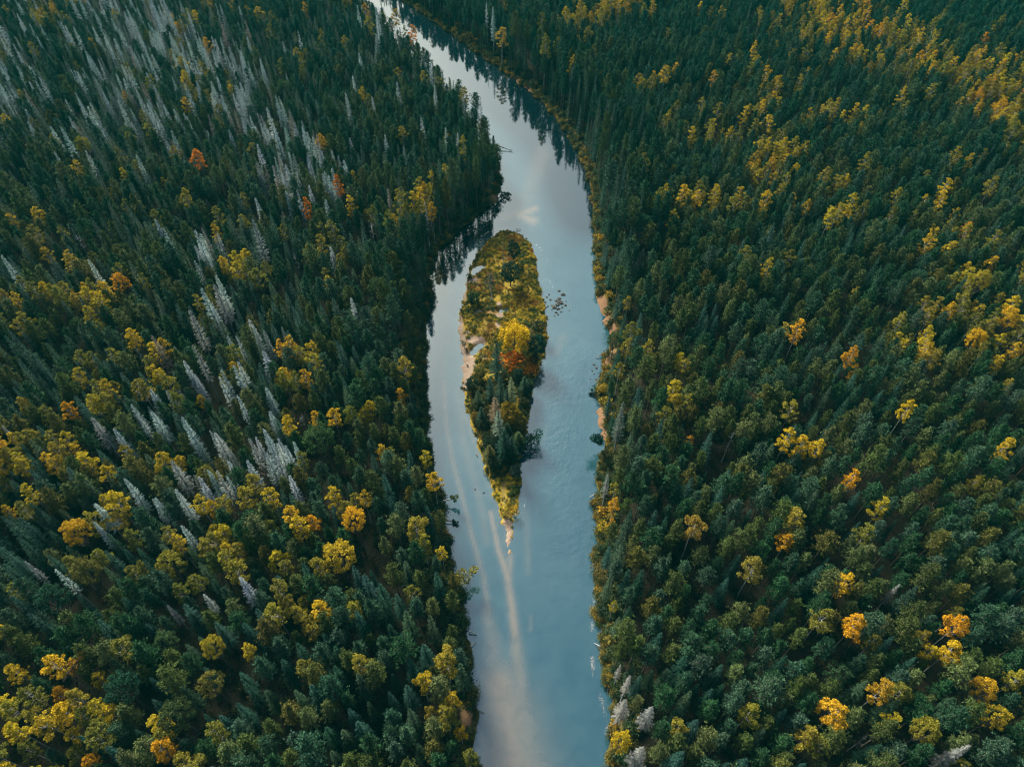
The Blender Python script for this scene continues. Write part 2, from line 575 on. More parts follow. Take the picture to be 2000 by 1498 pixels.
for k, P in enumerate(PONDW):
    c0 = P.mean(0)
    Q = c0 + (P - c0) * 1.12
    me = bpy.data.meshes.new('pond')
    me.from_pydata([(x, y, .02 + .0 * k) for x, y in Q], [], [tuple(range(len(Q)))])
    for nm, val in (('shoal', .12), ('foam', 0), ('dusky', 0), ('ripple', 0)):
        put_attr(me, nm, np.full(len(Q), val))
    me.materials.append(M_WATER)
    tag(link('pond', me), ['small pale pool near the top of the island', 'smallest pale pool in the middle of the island',
                           'oval pale pool above the sandy shore of the island'][k], kind='structure')


# ------------------------------------------------------------------ tree shapes
def unit(v):
    return v / (np.linalg.norm(v) + 1e-9)


def trunk_mesh(name, h, r, mat, lean=0.3, limbs=(), top=.12):
    b = MB()
    k = RNG.uniform(-lean, lean, 2)
    pts = [(k[0] * s * s, k[1] * s * s, h * s) for s in (-.01, .02, .3, .6, .85, 1.0)]
    b.tube(pts, [r * 1.4, r * 1.15, r * .85, r * .6, r * .38, r * top], 7)
    for a, e, rr in limbs:
        mdl = (np.asarray(a) + np.asarray(e)) / 2 + (0, 0, .12)
        b.tube([a, mdl, e], [rr, rr * .7, rr * .25], 4)
    return b.mesh(name, mat, True)


def tuft(b, p, out, n, ln, wd):
    for _ in range(n):
        d = unit(out * .5 + RNG.normal(size=3) * .75 + np.array([0, 0, .35]))
        l = ln * RNG.uniform(.6, 1.25)
        s = unit(np.cross(d, RNG.normal(size=3))) * wd * RNG.uniform(.7, 1.3)
        q = p + RNG.normal(size=3) * ln * .35
        b.tri(q - s, q + s, q + d * l, RNG.uniform())


def make_pine(h=20.0, R=1.9, base=.52, nl=40, pointed=.7):
    b = MB()
    limbs = []
    for i in range(nl):
        t = (i + RNG.uniform(.2, .8)) / nl
        z = h * (base + (1 - base) * t)
        prof = min(1.0, .45 + t * 2.2) * (1 - t) ** pointed + .1
        L = R * prof * RNG.uniform(.7, 1.2)
        az = i * 2.4 + RNG.uniform(-.5, .5)
        el = .05 + .55 * t + RNG.uniform(-.15, .15)
        d = np.array([math.cos(az) * math.cos(el), math.sin(az) * math.cos(el), math.sin(el)])
        a = np.array([0, 0, z])
        if i % 3 == 0 and L > .6: limbs.append((a, a + d * L * .9, .05))
        nt_ = 2 + int(4.2 * L / R + RNG.uniform(0, 1.4))
        for s in np.linspace(.3, 1.0, nt_):
            q = a + d * L * s + np.array([0, 0, -.1 * L * s * s]) + RNG.normal(size=3) * (.13 + .2 * s)
            tuft(b, q, d, 13, .42, .085)
    tuft(b, np.array([0, 0, h]), np.array([0, 0, 1.]), 12, .5, .085)
    return b.mesh('crown', M_NEEDLE), trunk_mesh('trunk', h * .97, .17, M_PINE_BARK, .0, limbs)


def spruce_branches(b, h, R, z0, step, per, twig, width, droop, gap=0.0, bare=False):
    z = z0
    az = 0.0
    while z < h - .25:
        t = (z - z0) / (h - z0)
        L0 = R * ((1 - t) ** .8) * (.75 + .25 * min(1, t * 6)) + .12
        for k in range(per):
            if RNG.uniform() < gap: continue
            az += 2 * math.pi / per + RNG.uniform(-.3, .3)
            L = L0 * RNG.uniform(.72, 1.15)
            dr = droop * (1 - t) + RNG.uniform(-.12, .12) - .45 * t * t
            dh = np.array([math.cos(az), math.sin(az), 0])
            sd_ = np.array([-dh[1], dh[0], 0])
            zz = z + RNG.uniform(-step, step) * .4

            def at(s):
                return np.array([0, 0, zz]) + dh * L * s + np.array([0, 0, -L * math.tan(dr) * s + .22 * L * s * s])
            rv = RNG.uniform()
            pts = [at(s) for s in (0, .5, 1.0)]
            wv = width * .55 if not bare else .03
            for i in range(2):
                w0, w1 = wv * (1 - .35 * i), wv * (.65 - .55 * i)
                b.add([pts[i] - sd_ * w0, pts[i] + sd_ * w0, pts[i + 1] + sd_ * w1, pts[i + 1] - sd_ * w1], [(0, 1, 2, 3)], rv)
            if bare:
                for i in range(1):
                    b.add([pts[0] - (0, 0, .035), pts[0] + (0, 0, .035), pts[2]], [(0, 1, 2)], rv)
            n = max(3, int(L / twig))
            for i in range(n):
                s = .18 + .82 * (i + RNG.uniform(0, .6)) / n
                q = at(s)
                for sg in (-1, 1):
                    ln = (.22 + .42 * L / R * (1 - s * .65)) * RNG.uniform(.6, 1.25)
                    hang = RNG.uniform(.05, .5) if not bare else RNG.uniform(.1, 1.3)
                    d = unit(dh * .75 + sd_ * sg * RNG.uniform(.5, 1.0) + np.array([0, 0, -hang]))
                    e = q + d * ln
                    wd_ = unit(np.cross(d, RNG.normal(size=3) * .6 + np.array([0, 0, 1.0]))) * width * RNG.uniform(.5, 1.0) * (.5 if not bare else .42)
                    b.add([q - wd_, q + wd_, e + wd_ * .35, e - wd_ * .35], [(0, 1, 2, 3)], min(1, max(0, rv * .6 + RNG.uniform(0, .4))))
        z += step * (1.0 - .35 * t)
    return b


def make_spruce(h=21.0, R=2.1, z0=4.0):
    b = spruce_branches(MB(), h, R, z0, .78, 6, .2, .16, .42)
    tuft(b, np.array([0, 0, h - .4]), np.array([0, 0, 1.]), 10, .5, .06)
    return b.mesh('crown', M_NEEDLE), trunk_mesh('trunk', h, .2, M_SPRUCE_BARK, .0)


def make_dead(h=20.0, R=1.7, z0=4.5, gap=.18, per=6, wd=.10):
    b = spruce_branches(MB(), h, R, z0, .6, per, .14, wd, .22, gap, True)
    return b.mesh('branches', M_DEAD), trunk_mesh('trunk', h, .19, M_DEAD_BARK, .0)


def lobed(b, lobes, per, leaf, flat=.75):
    for c, r in lobes:
        n = int(per * (r ** 1.5))
        v = RNG.normal(size=(n, 3))
        v /= np.linalg.norm(v, axis=1, keepdims=True)
        v[:, 2] = np.where(RNG.uniform(size=n) < .75, np.abs(v[:, 2]), v[:, 2])
        rad = RNG.uniform(.55, 1.08, n)[:, None]
        b.leaves(np.asarray(c) + v * rad * r * np.array([1, 1, flat]), leaf)


def make_birch(h=17.0, R=1.8, nl=17, z0=.5):
    b = MB()
    lobes, limbs = [], []
    for i in range(nl):
        t = (i + RNG.uniform(.1, .9)) / nl
        z = h * (z0 + (1 - z0) * t)
        prof = math.sin(math.pi * min(1, .25 + t * .75)) ** .7
        d = R * prof * RNG.uniform(.3, 1.12)
        az = i * 2.4 + RNG.uniform(-.6, .6)
        c = np.array([math.cos(az) * d, math.sin(az) * d, z])
        lobes.append((c, RNG.uniform(.3, .85) * (1 - .25 * t)))
        limbs.append((np.array([0, 0, max(h * .3, z - d * 1.3)]), c - np.array([0, 0, .2]), .035))
    lobed(b, lobes, 165, .17)
    return b.mesh('crown', M_LEAF), trunk_mesh('trunk', h * .93, .13, M_BIRCH_BARK, .3, limbs)


def make_maple(h=14.0, R=3.4, nl=52):
    b = MB()
    lobes, limbs = [], []
    for i in range(nl):
        u = (i + .5) / nl
        ph = math.acos(1 - 1.25 * u)
        az = i * 2.4 + RNG.uniform(-.35, .35)
        k = RNG.uniform(.72, 1.02)
        c = np.array([math.cos(az) * math.sin(ph) * R * k, math.sin(az) * math.sin(ph) * R * k, h - 5.4 + math.cos(ph) * 5.0 * k])
        lobes.append((c, RNG.uniform(.5, .85) * R / 3.4))
        if i % 3 == 0: limbs.append((np.array([0, 0, h * .35]), c, .09))
    lobed(b, lobes, 130, .17)
    return b.mesh('crown', M_LEAF), trunk_mesh('trunk', h * .7, .28, M_SPRUCE_BARK, .3, limbs)


def make_shrub(h=1.7, R=1.0, nl=8, per=60, leaf=.13):
    b = MB()
    lobes = []
    for i in range(nl):
        az = i * 2.4
        d = R * math.sqrt((i + .3) / nl) * .8
        lobes.append((np.array([math.cos(az) * d, math.sin(az) * d, h * RNG.uniform(.4, .75) * (1 - .3 * d / R)]), RNG.uniform(.38, .6) * R))
    lobed(b, lobes, per / max(R, .3) ** 1.2, leaf, .8)
    s = MB()
    for i in range(5):
        az = i * 1.256 + .3
        s.tube([(0, 0, -.15), (math.cos(az) * R * .25, math.sin(az) * R * .25, h * .35), (math.cos(az) * R * .55, math.sin(az) * R * .55, h * .7)], [.04, .03, .012], 4)
    return b.mesh('foliage', M_LEAF), s.mesh('stems', M_SPRUCE_BARK)


def make_broad(h=8.0, R=3.3, nl=50):
    b = MB()
    lobes, limbs = [], []
    for i in range(nl):
        u = (i + .5) / nl
        cz = 1 - 1.75 * u
        k = RNG.uniform(.62, 1.06)
        az = i * 2.4 + RNG.uniform(-.5, .5)
        sr = math.sqrt(1 - cz * cz) * R * .85 * k
        c = np.array([math.cos(az) * sr, math.sin(az) * sr, h * .55 + cz * h * .4 * k])
        lobes.append((c, RNG.uniform(.45, 1.05) * R / 3.3))
        if i % 4 == 0: limbs.append((np.array([0, 0, h * .15]), c * .9, .08))
    lobed(b, lobes, 120, .17)
    return b.mesh('crown', M_LEAF), trunk_mesh('trunk', h * .7, .24, M_SPRUCE_BARK, .2, limbs)


def make_snag(h=16.0):
    out = []
    for i in range(16):
        z = h * RNG.uniform(.45, .98)
        az = RNG.uniform(0, 6.28)
        L = RNG.uniform(.5, 1.9) * (1.3 - z / h)
        d = np.array([math.cos(az), math.sin(az), RNG.uniform(-.1, .5)])
        a = np.array([0, 0, z])
        b = MB()
        b.tube([a, a + d * L * .6 + (0, 0, .05), a + d * L + (0, 0, .25)], [.055, .035, .012], 4, RNG.uniform())
        for k in range(3):
            q = a + d * L * RNG.uniform(.4, .95)
            b.tube([q, q + unit(d + RNG.normal(size=3) * .8) * RNG.uniform(.3, .7)], [.025, .008], 3, RNG.uniform())
        out.append(b.mesh('limb', M_DEAD))
    return out, trunk_mesh('trunk', h, .16, M_DEAD_BARK, .4)


PROTO = {
    'pine': [make_pine(19, 2.0, .5, 50, .5), make_pine(20, 2.25, .52, 54, .42), make_pine(19, 1.8, .48, 50, .6), make_pine(19.5, 2.4, .56, 54, .38), make_pine(20, 1.8, .48, 52, .65), make_pine(18, 2.1, .5, 50, .5)],
    'spruce': [make_spruce(21, 2.4), make_spruce(22, 2.1, 3.5), make_spruce(20, 2.6, 3.0), make_spruce(18, 2.2, 2.5)],
    'dead': [make_dead(20, 1.9, 6), make_dead(21, 1.6, 7, .2), make_dead(19, 2.3, 5.5, .1), make_dead(20, 1.3, 8.0, .35, 5, .08), make_dead(21, 1.8, 6.0, .15)],
    'birch': [make_birch(20, 2.0, 36, .56), make_birch(21, 1.8, 34, .54), make_birch(19.5, 2.3, 40, .6), make_birch(20, 2.1, 34, .6), make_birch(19, 1.9, 32, .52), make_birch(20.5, 2.4, 30, .58)],
    'maple': [make_maple(19, 3.4), make_maple(18, 3.0, 46), make_maple(19.5, 3.7, 58)],
    'shrub': [make_shrub(), make_shrub(1.5, 1.15, 9), make_shrub(2.0, .9, 8), make_shrub(1.3, .8, 6)],
    'broad': [make_broad(), make_broad(8, 3.3, 44), make_broad(8, 3.2, 56)],
    'snag': [make_snag(16), make_snag(18)],
}
NAME = {'broad': 'broadleaf_tree', 'pine': 'pine_tree', 'spruce': 'spruce_tree', 'dead': 'dead_spruce', 'birch': 'birch_tree', 'maple': 'maple_tree', 'shrub': 'shrub', 'snag': 'snag'}
PARTS = {'broad': ('crown', 'trunk'), 'pine': ('crown', 'trunk'), 'spruce': ('crown', 'trunk'), 'dead': ('branches', 'trunk'), 'birch': ('crown', 'trunk'),
         'maple': ('crown', 'trunk'), 'shrub': ('foliage', 'stems'), 'snag': ('limb', 'trunk')}
CAT = {'broad': 'broadleaf tree', 'pine': 'pine tree', 'spruce': 'spruce tree', 'dead': 'dead tree', 'birch': 'birch tree', 'maple': 'broadleaf tree', 'shrub': 'shrub', 'snag': 'dead tree'}
HGT = {'broad': 8.6, 'pine': 19.0, 'spruce': 20.0, 'dead': 20.0, 'birch': 20, 'maple': 18.8, 'shrub': 1.7, 'snag': 17.0}
MEAN = {'broad': .56, 'pine': .74, 'spruce': .72, 'dead': .68, 'birch': .78, 'maple': .8, 'shrub': .55, 'snag': .8}     # height of the crown's middle, as a share

FIRST = {}      # (kind, which) -> its first parts, shared by the far stands


def plant(kind, which, x, y, z, sc, rz, tint, label=None, group=None, cat=None, lean=(0, 0), name=None):
    a, b = PROTO[kind][which]
    r = empty(name or NAME[kind], (x, y, z), rz, sc)
    if lean != (0, 0): r.rotation_euler = (lean[0], lean[1], rz)
    for part in (a if isinstance(a, list) else [a]):
        c = link(PARTS[kind][0], part, r)
        c['tint'] = [float(v) for v in tint]
    d = link(PARTS[kind][1], b, r)
    FIRST.setdefault((kind, which), (c, d))
    tag(r, label, cat or CAT[kind], group)
    return r


# ------------------------------------------------------------------ tints
TINT = {
    'pine': [(.070, .100, .026), (.026, .076, .030), (.048, .098, .058), (.098, .098, .021), (.034, .086, .046), (.106, .136, .046)],
    'spruce': [(.016, .050, .032), (.024, .068, .050), (.040, .076, .040), (.020, .060, .046)],
    'dead': [(.43, .55, .53), (.52, .63, .60), (.36, .48, .46), (.29, .26, .21), (.19, .26, .22)],
    'birch': [(.46, .345, .018), (.38, .30, .02), (.25, .22, .026), (.50, .335, .016), (.16, .165, .026), (.52, .29, .012)],
    'green': [(.040, .090, .038), (.055, .10, .034), (.080, .11, .030), (.034, .080, .048)],
}


def jitter(c, k=.14):
    f = 1 + RNG.uniform(-k, k)
    return tuple(max(.003, v * f * (1 + RNG.uniform(-.07, .07))) for v in c)


# ------------------------------------------------------------------ where the golden and the dead trees stand (crown position in the photograph)
GOLD = [(130, 572, 80, 35, .8), (160, 602, 60, 18, .7), (625, 468, 32, 16, .6), (570, 700, 32, 36, .7), (440, 712, 24, 24, .6), (190, 752, 60, 36, .65),
        (320, 718, 26, 26, .6), (30, 872, 62, 45, .9), (100, 895, 60, 45, .65), (160, 935, 60, 40, .6), (300, 880, 60, 34, .6), (430, 962, 80, 40, .6),
        (390, 992, 60, 40, .55), (160, 1042, 45, 32, .55), (440, 1060, 110, 55, .55), (510, 1085, 40, 30, .6), (640, 962, 30, 36, .6), (740, 880, 18, 22, .7),
        (700, 775, 22, 26, .7), (590, 1020, 30, 24, .5), (100, 1390, 150, 90, .9), (250, 1410, 120, 70, .7), (60, 1455, 120, 60, .9), (330, 1455, 60, 40, .6),
        (470, 1262, 30, 20, .6), (780, 1290, 30, 24, .5), (880, 1335, 24, 40, .8), (810, 392, 50, 40, .55), (30, 985, 30, 24, .6), (850, 1050, 18, 40, .6),
        (845, 945, 20, 36, .6), (880, 1430, 24, 40, .7), (440, 590, 30, 26, .5), (455, 512, 24, 20, .6), (700, 960, 40, 30, .3), (600, 820, 70, 40, .35),
        (250, 1000, 50, 40, .4), (560, 1180, 60, 40, .25), (800, 720, 30, 40, .15), (380, 140, 60, 30, .15), (330, 30, 30, 20, .3), (100, 15, 24, 18, .6),
        (1590, 22, 50, 36, .8), (1650, 40, 60, 36, .8), (1720, 60, 60, 34, .7), (1790, 92, 50, 30, .75), (1850, 120, 50, 30, .75), (1910, 130, 60, 30, .8),
        (1960, 170, 60, 50, .85), (1995, 210, 40, 40, .8), (1940, 210, 30, 30, .6), (1680, 105, 26, 24, .8),
        (1410, 242, 34, 22, .85), (1500, 195, 46, 22, .65), (1620, 210, 60, 20, .7), (1520, 160, 40, 16, .65), (1285, 150, 30, 14, .65), (1120, 40, 30, 24, .6),
        (1200, 15, 60, 16, .4), (1520, 310, 46, 40, .7), (1370, 386, 48, 16, .75), (1490, 388, 26, 10, .6), (1640, 402, 32, 20, .65), (1740, 203, 28, 14, .6),
        (1845, 460, 26, 50, .45), (1890, 550, 34, 44, .9), (1880, 605, 40, 34, .75), (1960, 645, 40, 44, .95), (1810, 660, 52, 34, .7), (1765, 690, 14, 26, .8),
        (1330, 700, 22, 26, .6), (1310, 760, 36, 50, .35), (1350, 835, 18, 26, .5), (1710, 1002, 26, 26, .75), (1690, 1220, 60, 30, .2), (1640, 1245, 40, 30, .25),
        (1740, 1310, 40, 50, .2), (1940, 1345, 34, 30, .9), (1960, 1395, 34, 30, .8), (1890, 1282, 22, 22, .8), (1830, 1230, 40, 24, .2), (1180, 985, 14, 40, .8),
        (1185, 1030, 12, 22, .8), (1180, 790, 10, 30, .6), (1500, 1360, 40, 60, .25), (1200, 700, 14, 14, .6), (1550, 640, 20, 14, .5), (1650, 350, 14, 12, .8)]
DEADB = [(290, 60, 70, 60, .55), (200, 130, 46, 56, .55), (20, 180, 44, 56, .6), (60, 205, 30, 30, .5), (340, 95, 46, 60, .45), (400, 110, 36, 56, .6),
         (455, 140, 40, 60, .55), (490, 180, 36, 50, .6), (560, 245, 36, 46, .45), (40, 40, 40, 50, .4), (150, 40, 30, 40, .35), (280, 200, 60, 46, .35),
         (335, 232, 50, 46, .3), (130, 230, 50, 40, .3), (555, 325, 26, 44, .75), (600, 300, 24, 50, .6), (430, 590, 16, 34, .6), (400, 745, 34, 46, .6),
         (450, 745, 26, 40, .5), (330, 690, 24, 40, .45), (200, 850, 22, 22, .6), (250, 842, 26, 26, .6), (300, 800, 34, 26, .6), (390, 872, 46, 34, .85),
         (360, 925, 26, 26, .8), (430, 945, 34, 34, .85), (500, 892, 22, 32, .7), (535, 885, 34, 42, .6), (272, 968, 22, 18, .7), (210, 1000, 18, 18, .6),
         (525, 770, 22, 36, .5), (460, 655, 24, 36, .45), (520, 662, 18, 26, .4), (860, 100, 22, 28, .4), (935, 215, 16, 40, .2), (740, 60, 30, 30, .15),
         (1215, 800, 8, 24, .3), (650, 330, 20, 40, .4), (400, 500, 20, 30, .5)]
MAPLEB = [(610, 860, 40, 36, .5), (180, 1120, 50, 40, .35), (400, 1330, 50, 40, .3), (150, 1200, 80, 50, .2), (330, 1390, 60, 40, .3), (1260, 430, 30, 30, .3), (1690, 560, 40, 30, .3), (1800, 560, 40, 30, .3)]

# trees that stand out, one by one: kind, crown px, py, scale, tint, label
G1, G2, G3, OR, YG, DG = (.52, .38, .016), (.42, .32, .02), (.28, .21, .03), (.56, .20, .012), (.22, .21, .026), (.035, .085, .04)
FEATURE = [
    ('maple', 235, 552, .78, (.62, .33, .016), 'bright orange round maple standing alone above the left golden birches'),
    ('birch', 390, 318, 1.15, OR, 'vivid orange birch alone among dark spruces in the upper left forest'),
    ('birch', 600, 407, .72, OR, 'small orange birch at the foot of a thin dead spruce'),
    ('birch', 661, 362, .8, (.5, .19, .014), 'small orange birch right of the grey dead spruces'),
    ('maple', 690, 1010, .78, (.62, .37, .018), 'bright golden round maple with bare limbs above a larger yellow maple'),
    ('maple', 660, 1082, 1.05, (.40, .30, .02), 'large yellow green spreading maple below the bright golden maple'),
    ('maple', 328, 1095, .95, YG, 'large olive green maple amid golden birches in the lower left forest'),
    ('maple', 415, 1262, .62, (.32, .27, .022), 'small lime yellow maple alone on dark spruces'),
    ('maple', 408, 1330, .8, (.16, .15, .03), 'dull olive maple below the small lime yellow maple'),
    ('maple', 345, 1395, .8, (.06, .09, .03), 'dark green maple at the edge of the lower left birches'),
    ('maple', 170, 1115, .85, (.13, .13, .028), 'olive maple with a few gold leaves beside a fallen grey spruce top'),
    ('maple', 150, 1040, .72, (.50, .32, .02), 'golden dome shaped maple over lower left olive trees'),
    ('maple', 620, 855, 1.0, (.05, .10, .032), 'broad fresh green maple right of the grey dead spruce stand'),
    ('maple', 165, 288, .72, (.24, .23, .03), 'yellow green rounded tree between pines and dead spruces'),
    ('maple', 105, 1170, .9, (.022, .07, .04), 'deep teal green broad tree in lower left shade'),
    ('maple', 240, 1345, .9, (.022, .07, .04), 'deep teal green broad tree above the lower left birches'),
    ('birch', 950, 62, 1.2, (.55, .23, .016), 'orange columnar birch on the far bank of the upper river bend'),
    ('birch', 980, 58, 1.35, (.38, .27, .03), 'tall yellow birch beside the orange one on the far bank'),
    ('birch', 790, 28, 1.1, (.34, .24, .03), 'yellow birch at the water by the top of the river'),
    ('birch', 1455, 224, .95, G1, 'lone bright yellow birch amid pines right of the bend'),
    ('birch', 1470, 104, .8, G1, 'small yellow birch in the upper right pines'),
    ('birch', 1275, 14, .95, G2, 'yellow birch at the top edge among teal pines'),
    ('birch', 1352, 262, 1.0, G2, 'yellow birch left of a tight golden clump'),
    ('birch', 1840, 378, 1.1, G1, 'golden birch amid pines near the right edge'),
    ('birch', 1560, 640, 1.05, (.58, .33, .016), 'rounded orange gold birch alone in the middle of the right pines'),
    ('birch', 1663, 693, .75, (.54, .29, .016), 'small amber birch alone in the right pines'),
    ('birch', 1770, 802, .85, G1, 'small golden birch alone on the right slope'),
    ('birch', 1535, 860, .95, G1, 'golden birch standing over dark spruces in the right forest'),
    ('maple', 1905, 665, .62, (.62, .40, .016), 'brightest yellow round maple right of the golden right edge clump'),
    ('maple', 1965, 625, .8, (.62, .40, .02), 'tall bright yellow maple at the right edge'),
    ('maple', 1910, 555, .7, (.36, .30, .03), 'pale yellow green maple above the right edge golden clump'),
    ('birch', 1632, 1392, 1.1, (.56, .34, .02), 'solid golden round birch low in the right forest'),
    ('birch', 1670, 1220, .95, (.58, .31, .014), 'orange gold birch in the lower right forest'),
    ('birch', 1470, 1110, 1.1, (.22, .19, .03), 'olive birch above the lower right pines'),
    ('birch', 1355, 1028, 1.15, (.26, .18, .028), 'brown gold birch on the slope right of the river'),
    ('maple', 1930, 1340, .75, (.54, .34, .018), 'golden broad maple at the lower right edge'),
    ('maple', 1955, 1395, .72, (.36, .28, .02), 'yellow green maple below the golden maple at the right edge'),
    ('maple', 1810, 1425, .62, (.26, .24, .028), 'lime maple with loose leaf clumps near the lower right corner'),
    ('birch', 1725, 1345, 1.0, (.4, .25, .02), 'gold birch left of a dark gap in the lower right pines'),
    ('birch', 1870, 1220, .85, (.58, .30, .014), 'small orange birch in the lower right pines'),
    ('maple', 1213, 1438, .62, (.44, .33, .014), 'bright yellow small maple on the right bank near the bottom'),
    ('maple', 1257, 432, .75, (.035, .10, .05), 'fresh green round tree on the right bank across from the island top'),
    ('dead', 385, 640, 1.1, (.44, .48, .42), 'broad pale dead spruce, widest of the grey trees on the left'),
    ('dead', 430, 585, 1.1, (.44, .47, .43), 'tall pale dead spruce just above the widest dead spruce'),
    ('dead', 505, 465, 1.15, (.36, .43, .42), 'tall blue grey dead spruce alone on the upper left slope'),
    ('dead', 510, 345, 1.0, (.36, .43, .41), 'thin blue grey dead spruce under the dead stand'),
    ('dead', 395, 710, 1.15, (.42, .44, .40), 'tall pale grey dead spruce with a thick lower crown'),
    ('dead', 440, 950, 1.05, (.48, .54, .50), 'whitest dead spruce lying slanted above the golden birches'),
    ('dead', 350, 925, .95, (.46, .52, .48), 'white dead spruce left of the whitest one'),
    ('dead', 500, 885, 1.0, (.46, .51, .47), 'white dead spruce right of the dense grey stand'),
    ('dead', 525, 672, .8, (.38, .45, .42), 'small spread pale green dead spruce over a golden birch'),
    ('dead', 315, 690, 1.05, (.36, .30, .24), 'brown grey half dead spruce over golden birches'),
    ('dead', 200, 845, .95, (.46, .50, .47), 'pale dead spruce leaning alone left of the grey stand'),
    ('dead', 342, 1200, .6, (.5, .5, .47), 'small white dead spruce top in dark lower left forest'),
    ('dead', 75, 1120, .75, (.40, .46, .45), 'blue white dead spruce top at the left edge'),
    ('dead', 1216, 1330, .85, (.46, .47, .42), 'upper pale dead spruce of the pair on the right bank'),
    ('dead', 1208, 1375, .85, (.47, .48, .43), 'lower pale dead spruce of the pair on the right bank'),
    ('dead', 1205, 1305, .6, (.42, .43, .38), 'small pale dead spruce on the right bank grass'),
    ('dead', 1268, 1392, .85, (.42, .46, .44), 'grey dead spruce set back behind the right bank'),
    ('dead', 1250, 1470, .95, (.44, .47, .42), 'pale dead spruce at the bottom of the right bank'),
    ('dead', 1185, 940, .8, (.42, .45, .41), 'pale dead spruce at the edge of the right bank beside the island tail'),
    ('dead', 1212, 815, 1.05, (.20, .25, .20), 'grey green fading spruce on the right bank slope'),
    ('dead', 1740, 1160, .6, (.48, .50, .47), 'small white dead spruce in the right forest'),
    ('dead', 1860, 1475, .95, (.44, .48, .44), 'long white dead spruce at the lower right edge'),
    ('snag', 1690, 1440, .8, (.46, .48, .42), 'bare white snag with forked limbs in the lower right'),
    ('snag', 1430, 850, .95, (.44, .46, .44), 'thin bare white snag in the middle of the right forest'),
    ('snag', 725, 440, 1.0, (.46, .48, .46), 'thin bare white trunk in the forest left of the river bend'),
    ('snag', 155, 470, 1.0, (.38, .44, .46), 'bare blue grey trunk in the left pines'),
    ('snag', 575, 500, .85, (.42, .48, .48), 'bare white snag under the small golden maple'),
    ('snag', 590, 815, .8, (.40, .45, .44), 'bare forked snag left of the fresh green maple'),
]
ISLAND_TREES = [  # kind, px, py of the crown, width scale, height scale, tint, label
    ('birch', 983, 474, .5, .50, (.20, .18, .03), 'thin olive birch at the northern tip of the island'),
    ('broad', 1004, 486, .55, .95, (.020, .055, .034), 'dark narrow tree at the northern end of the island'),
    ('broad', 997, 530, .78, 1.0, (.028, .068, .042), 'dark green broad tree on the upper island'),
    ('birch', 958, 545, .62, .5, (.13, .14, .085), 'pale grey green birch with white trunk beside the upper island pool'),
    ('broad', 925, 582, .5, .5, (.03, .07, .028), 'low dark green tree on the island left shore'),
    ('broad', 1006, 655, 1.2, 1.15, (.64, .44, .014), 'big golden yellow round tree in the middle of the island'),
    ('broad', 1056, 672, .68, 1.05, (.016, .065, .045), 'dark green round tree on the right shore of the island'),
    ('broad', 1052, 636, .5, .6, (.05, .08, .04), 'smaller grey green tree above the dark round island tree'),
    ('spruce', 970, 690, .8, .56, (.018, .052, .034), 'tall dark spruce left of the big golden island tree'),
    ('spruce', 957, 748, .75, .5, (.02, .05, .034), 'dark spruce above the olive trees in the island waist'),
    ('spruce', 977, 750, .7, .5, (.022, .052, .034), 'dark spruce in the middle of the lower island grove'),
    ('broad', 938, 726, .5, .5, (.12, .125, .028), 'round olive tree at the lower end of the island beach'),
    ('broad', 1012, 730, .42, .5, (.035, .075, .04), 'small green tree below the orange island shrub'),
    ('broad', 1036, 750, .48, .5, (.03, .065, .036), 'dark green tree on the right shore below the orange shrubs'),
    ('spruce', 998, 752, .6, .45, (.13, .17, .08), 'pale green thin spruce in the lower island grove'),
    ('dead', 967, 792, .75, .55, (.22, .17, .10), 'brown fading spruce in the lower island grove'),
    ('spruce', 973, 822, .75, .5, (.12, .17, .12), 'grey green spruce in front of the brown one on the island'),
    ('broad', 996, 806, .75, .95, (.24, .18, .02), 'large olive gold birch like tree on the lower island'),
    ('broad', 1016, 828, .55, .7, (.12, .11, .022), 'olive tree at the right shore of the lower island'),
    ('broad', 932, 790, .5, .5, (.06, .07, .024), 'dark olive tree on the left shore of the island grove'),
    ('broad', 945, 826, .55, .55, (.035, .055, .026), 'dark tree on the left side of the lower island'),
    ('broad', 958, 866, .55, .6, (.028, .05, .028), 'dark green tree near the island tail'),
    ('spruce', 984, 856, .9, .5, (.012, .042, .028), 'dark spruce at the lower end of the island grove'),
    ('spruce', 999, 866, .7, .42, (.016, .045, .028), 'smaller dark spruce at the lower end of the island grove'),
    ('broad', 967, 902, .5, .5, (.035, .06, .026), 'low green tree left of the golden island tail'),
    ('broad', 1008, 918, .42, .42, (.09, .13, .085), 'pale grey green bushy tree on the right edge of the island tail'),
    ('broad', 1043, 700, .42, .45, (.16, .11, .025), 'olive brown small tree right of the orange island shrub'),
    ('broad', 932, 762, .45, .4, (.07, .075, .025), 'dark olive small tree at the waist of the island'),
    ('broad', 1028, 785, .42, .45, (.05, .065, .028), 'small dark olive tree at the right shore of the island grove'),
    ('spruce', 990, 778, .6, .42, (.016, .045, .03), 'small dark spruce hemmed in by the lower island grove'),
    ('broad', 925, 812, .36, .36, (.2, .15, .03), 'small tawny tree on the left edge of the island grove'),
]

# ------------------------------------------------------------------ the forest: points at a tree's distance from each other
cell = 2.5
GRIDC = {}
TREES = []      # kind, which, x, y, z, scale, rot, tint, label


def free(x, y, r):
    i, j = int(x // cell), int(y // cell)
    k = int(math.ceil((r + 4.0) * .5 / cell))
    for a in range(i - k, i + k + 1):
        for b in range(j - k, j + k + 1):
            for (u, v, q) in GRIDC.get((a, b), ()):
                if (u - x) ** 2 + (v - y) ** 2 < ((r + q) * .5) ** 2: return False
    return True


def occupy(x, y, r):
    GRIDC.setdefault((int(x // cell), int(y // cell)), []).append((x, y, r))


K = 0.64
SPACE = {'pine': 2.3, 'spruce': 2.2, 'dead': 1.75, 'birch': 2.05, 'maple': 3.8, 'snag': 1.7}


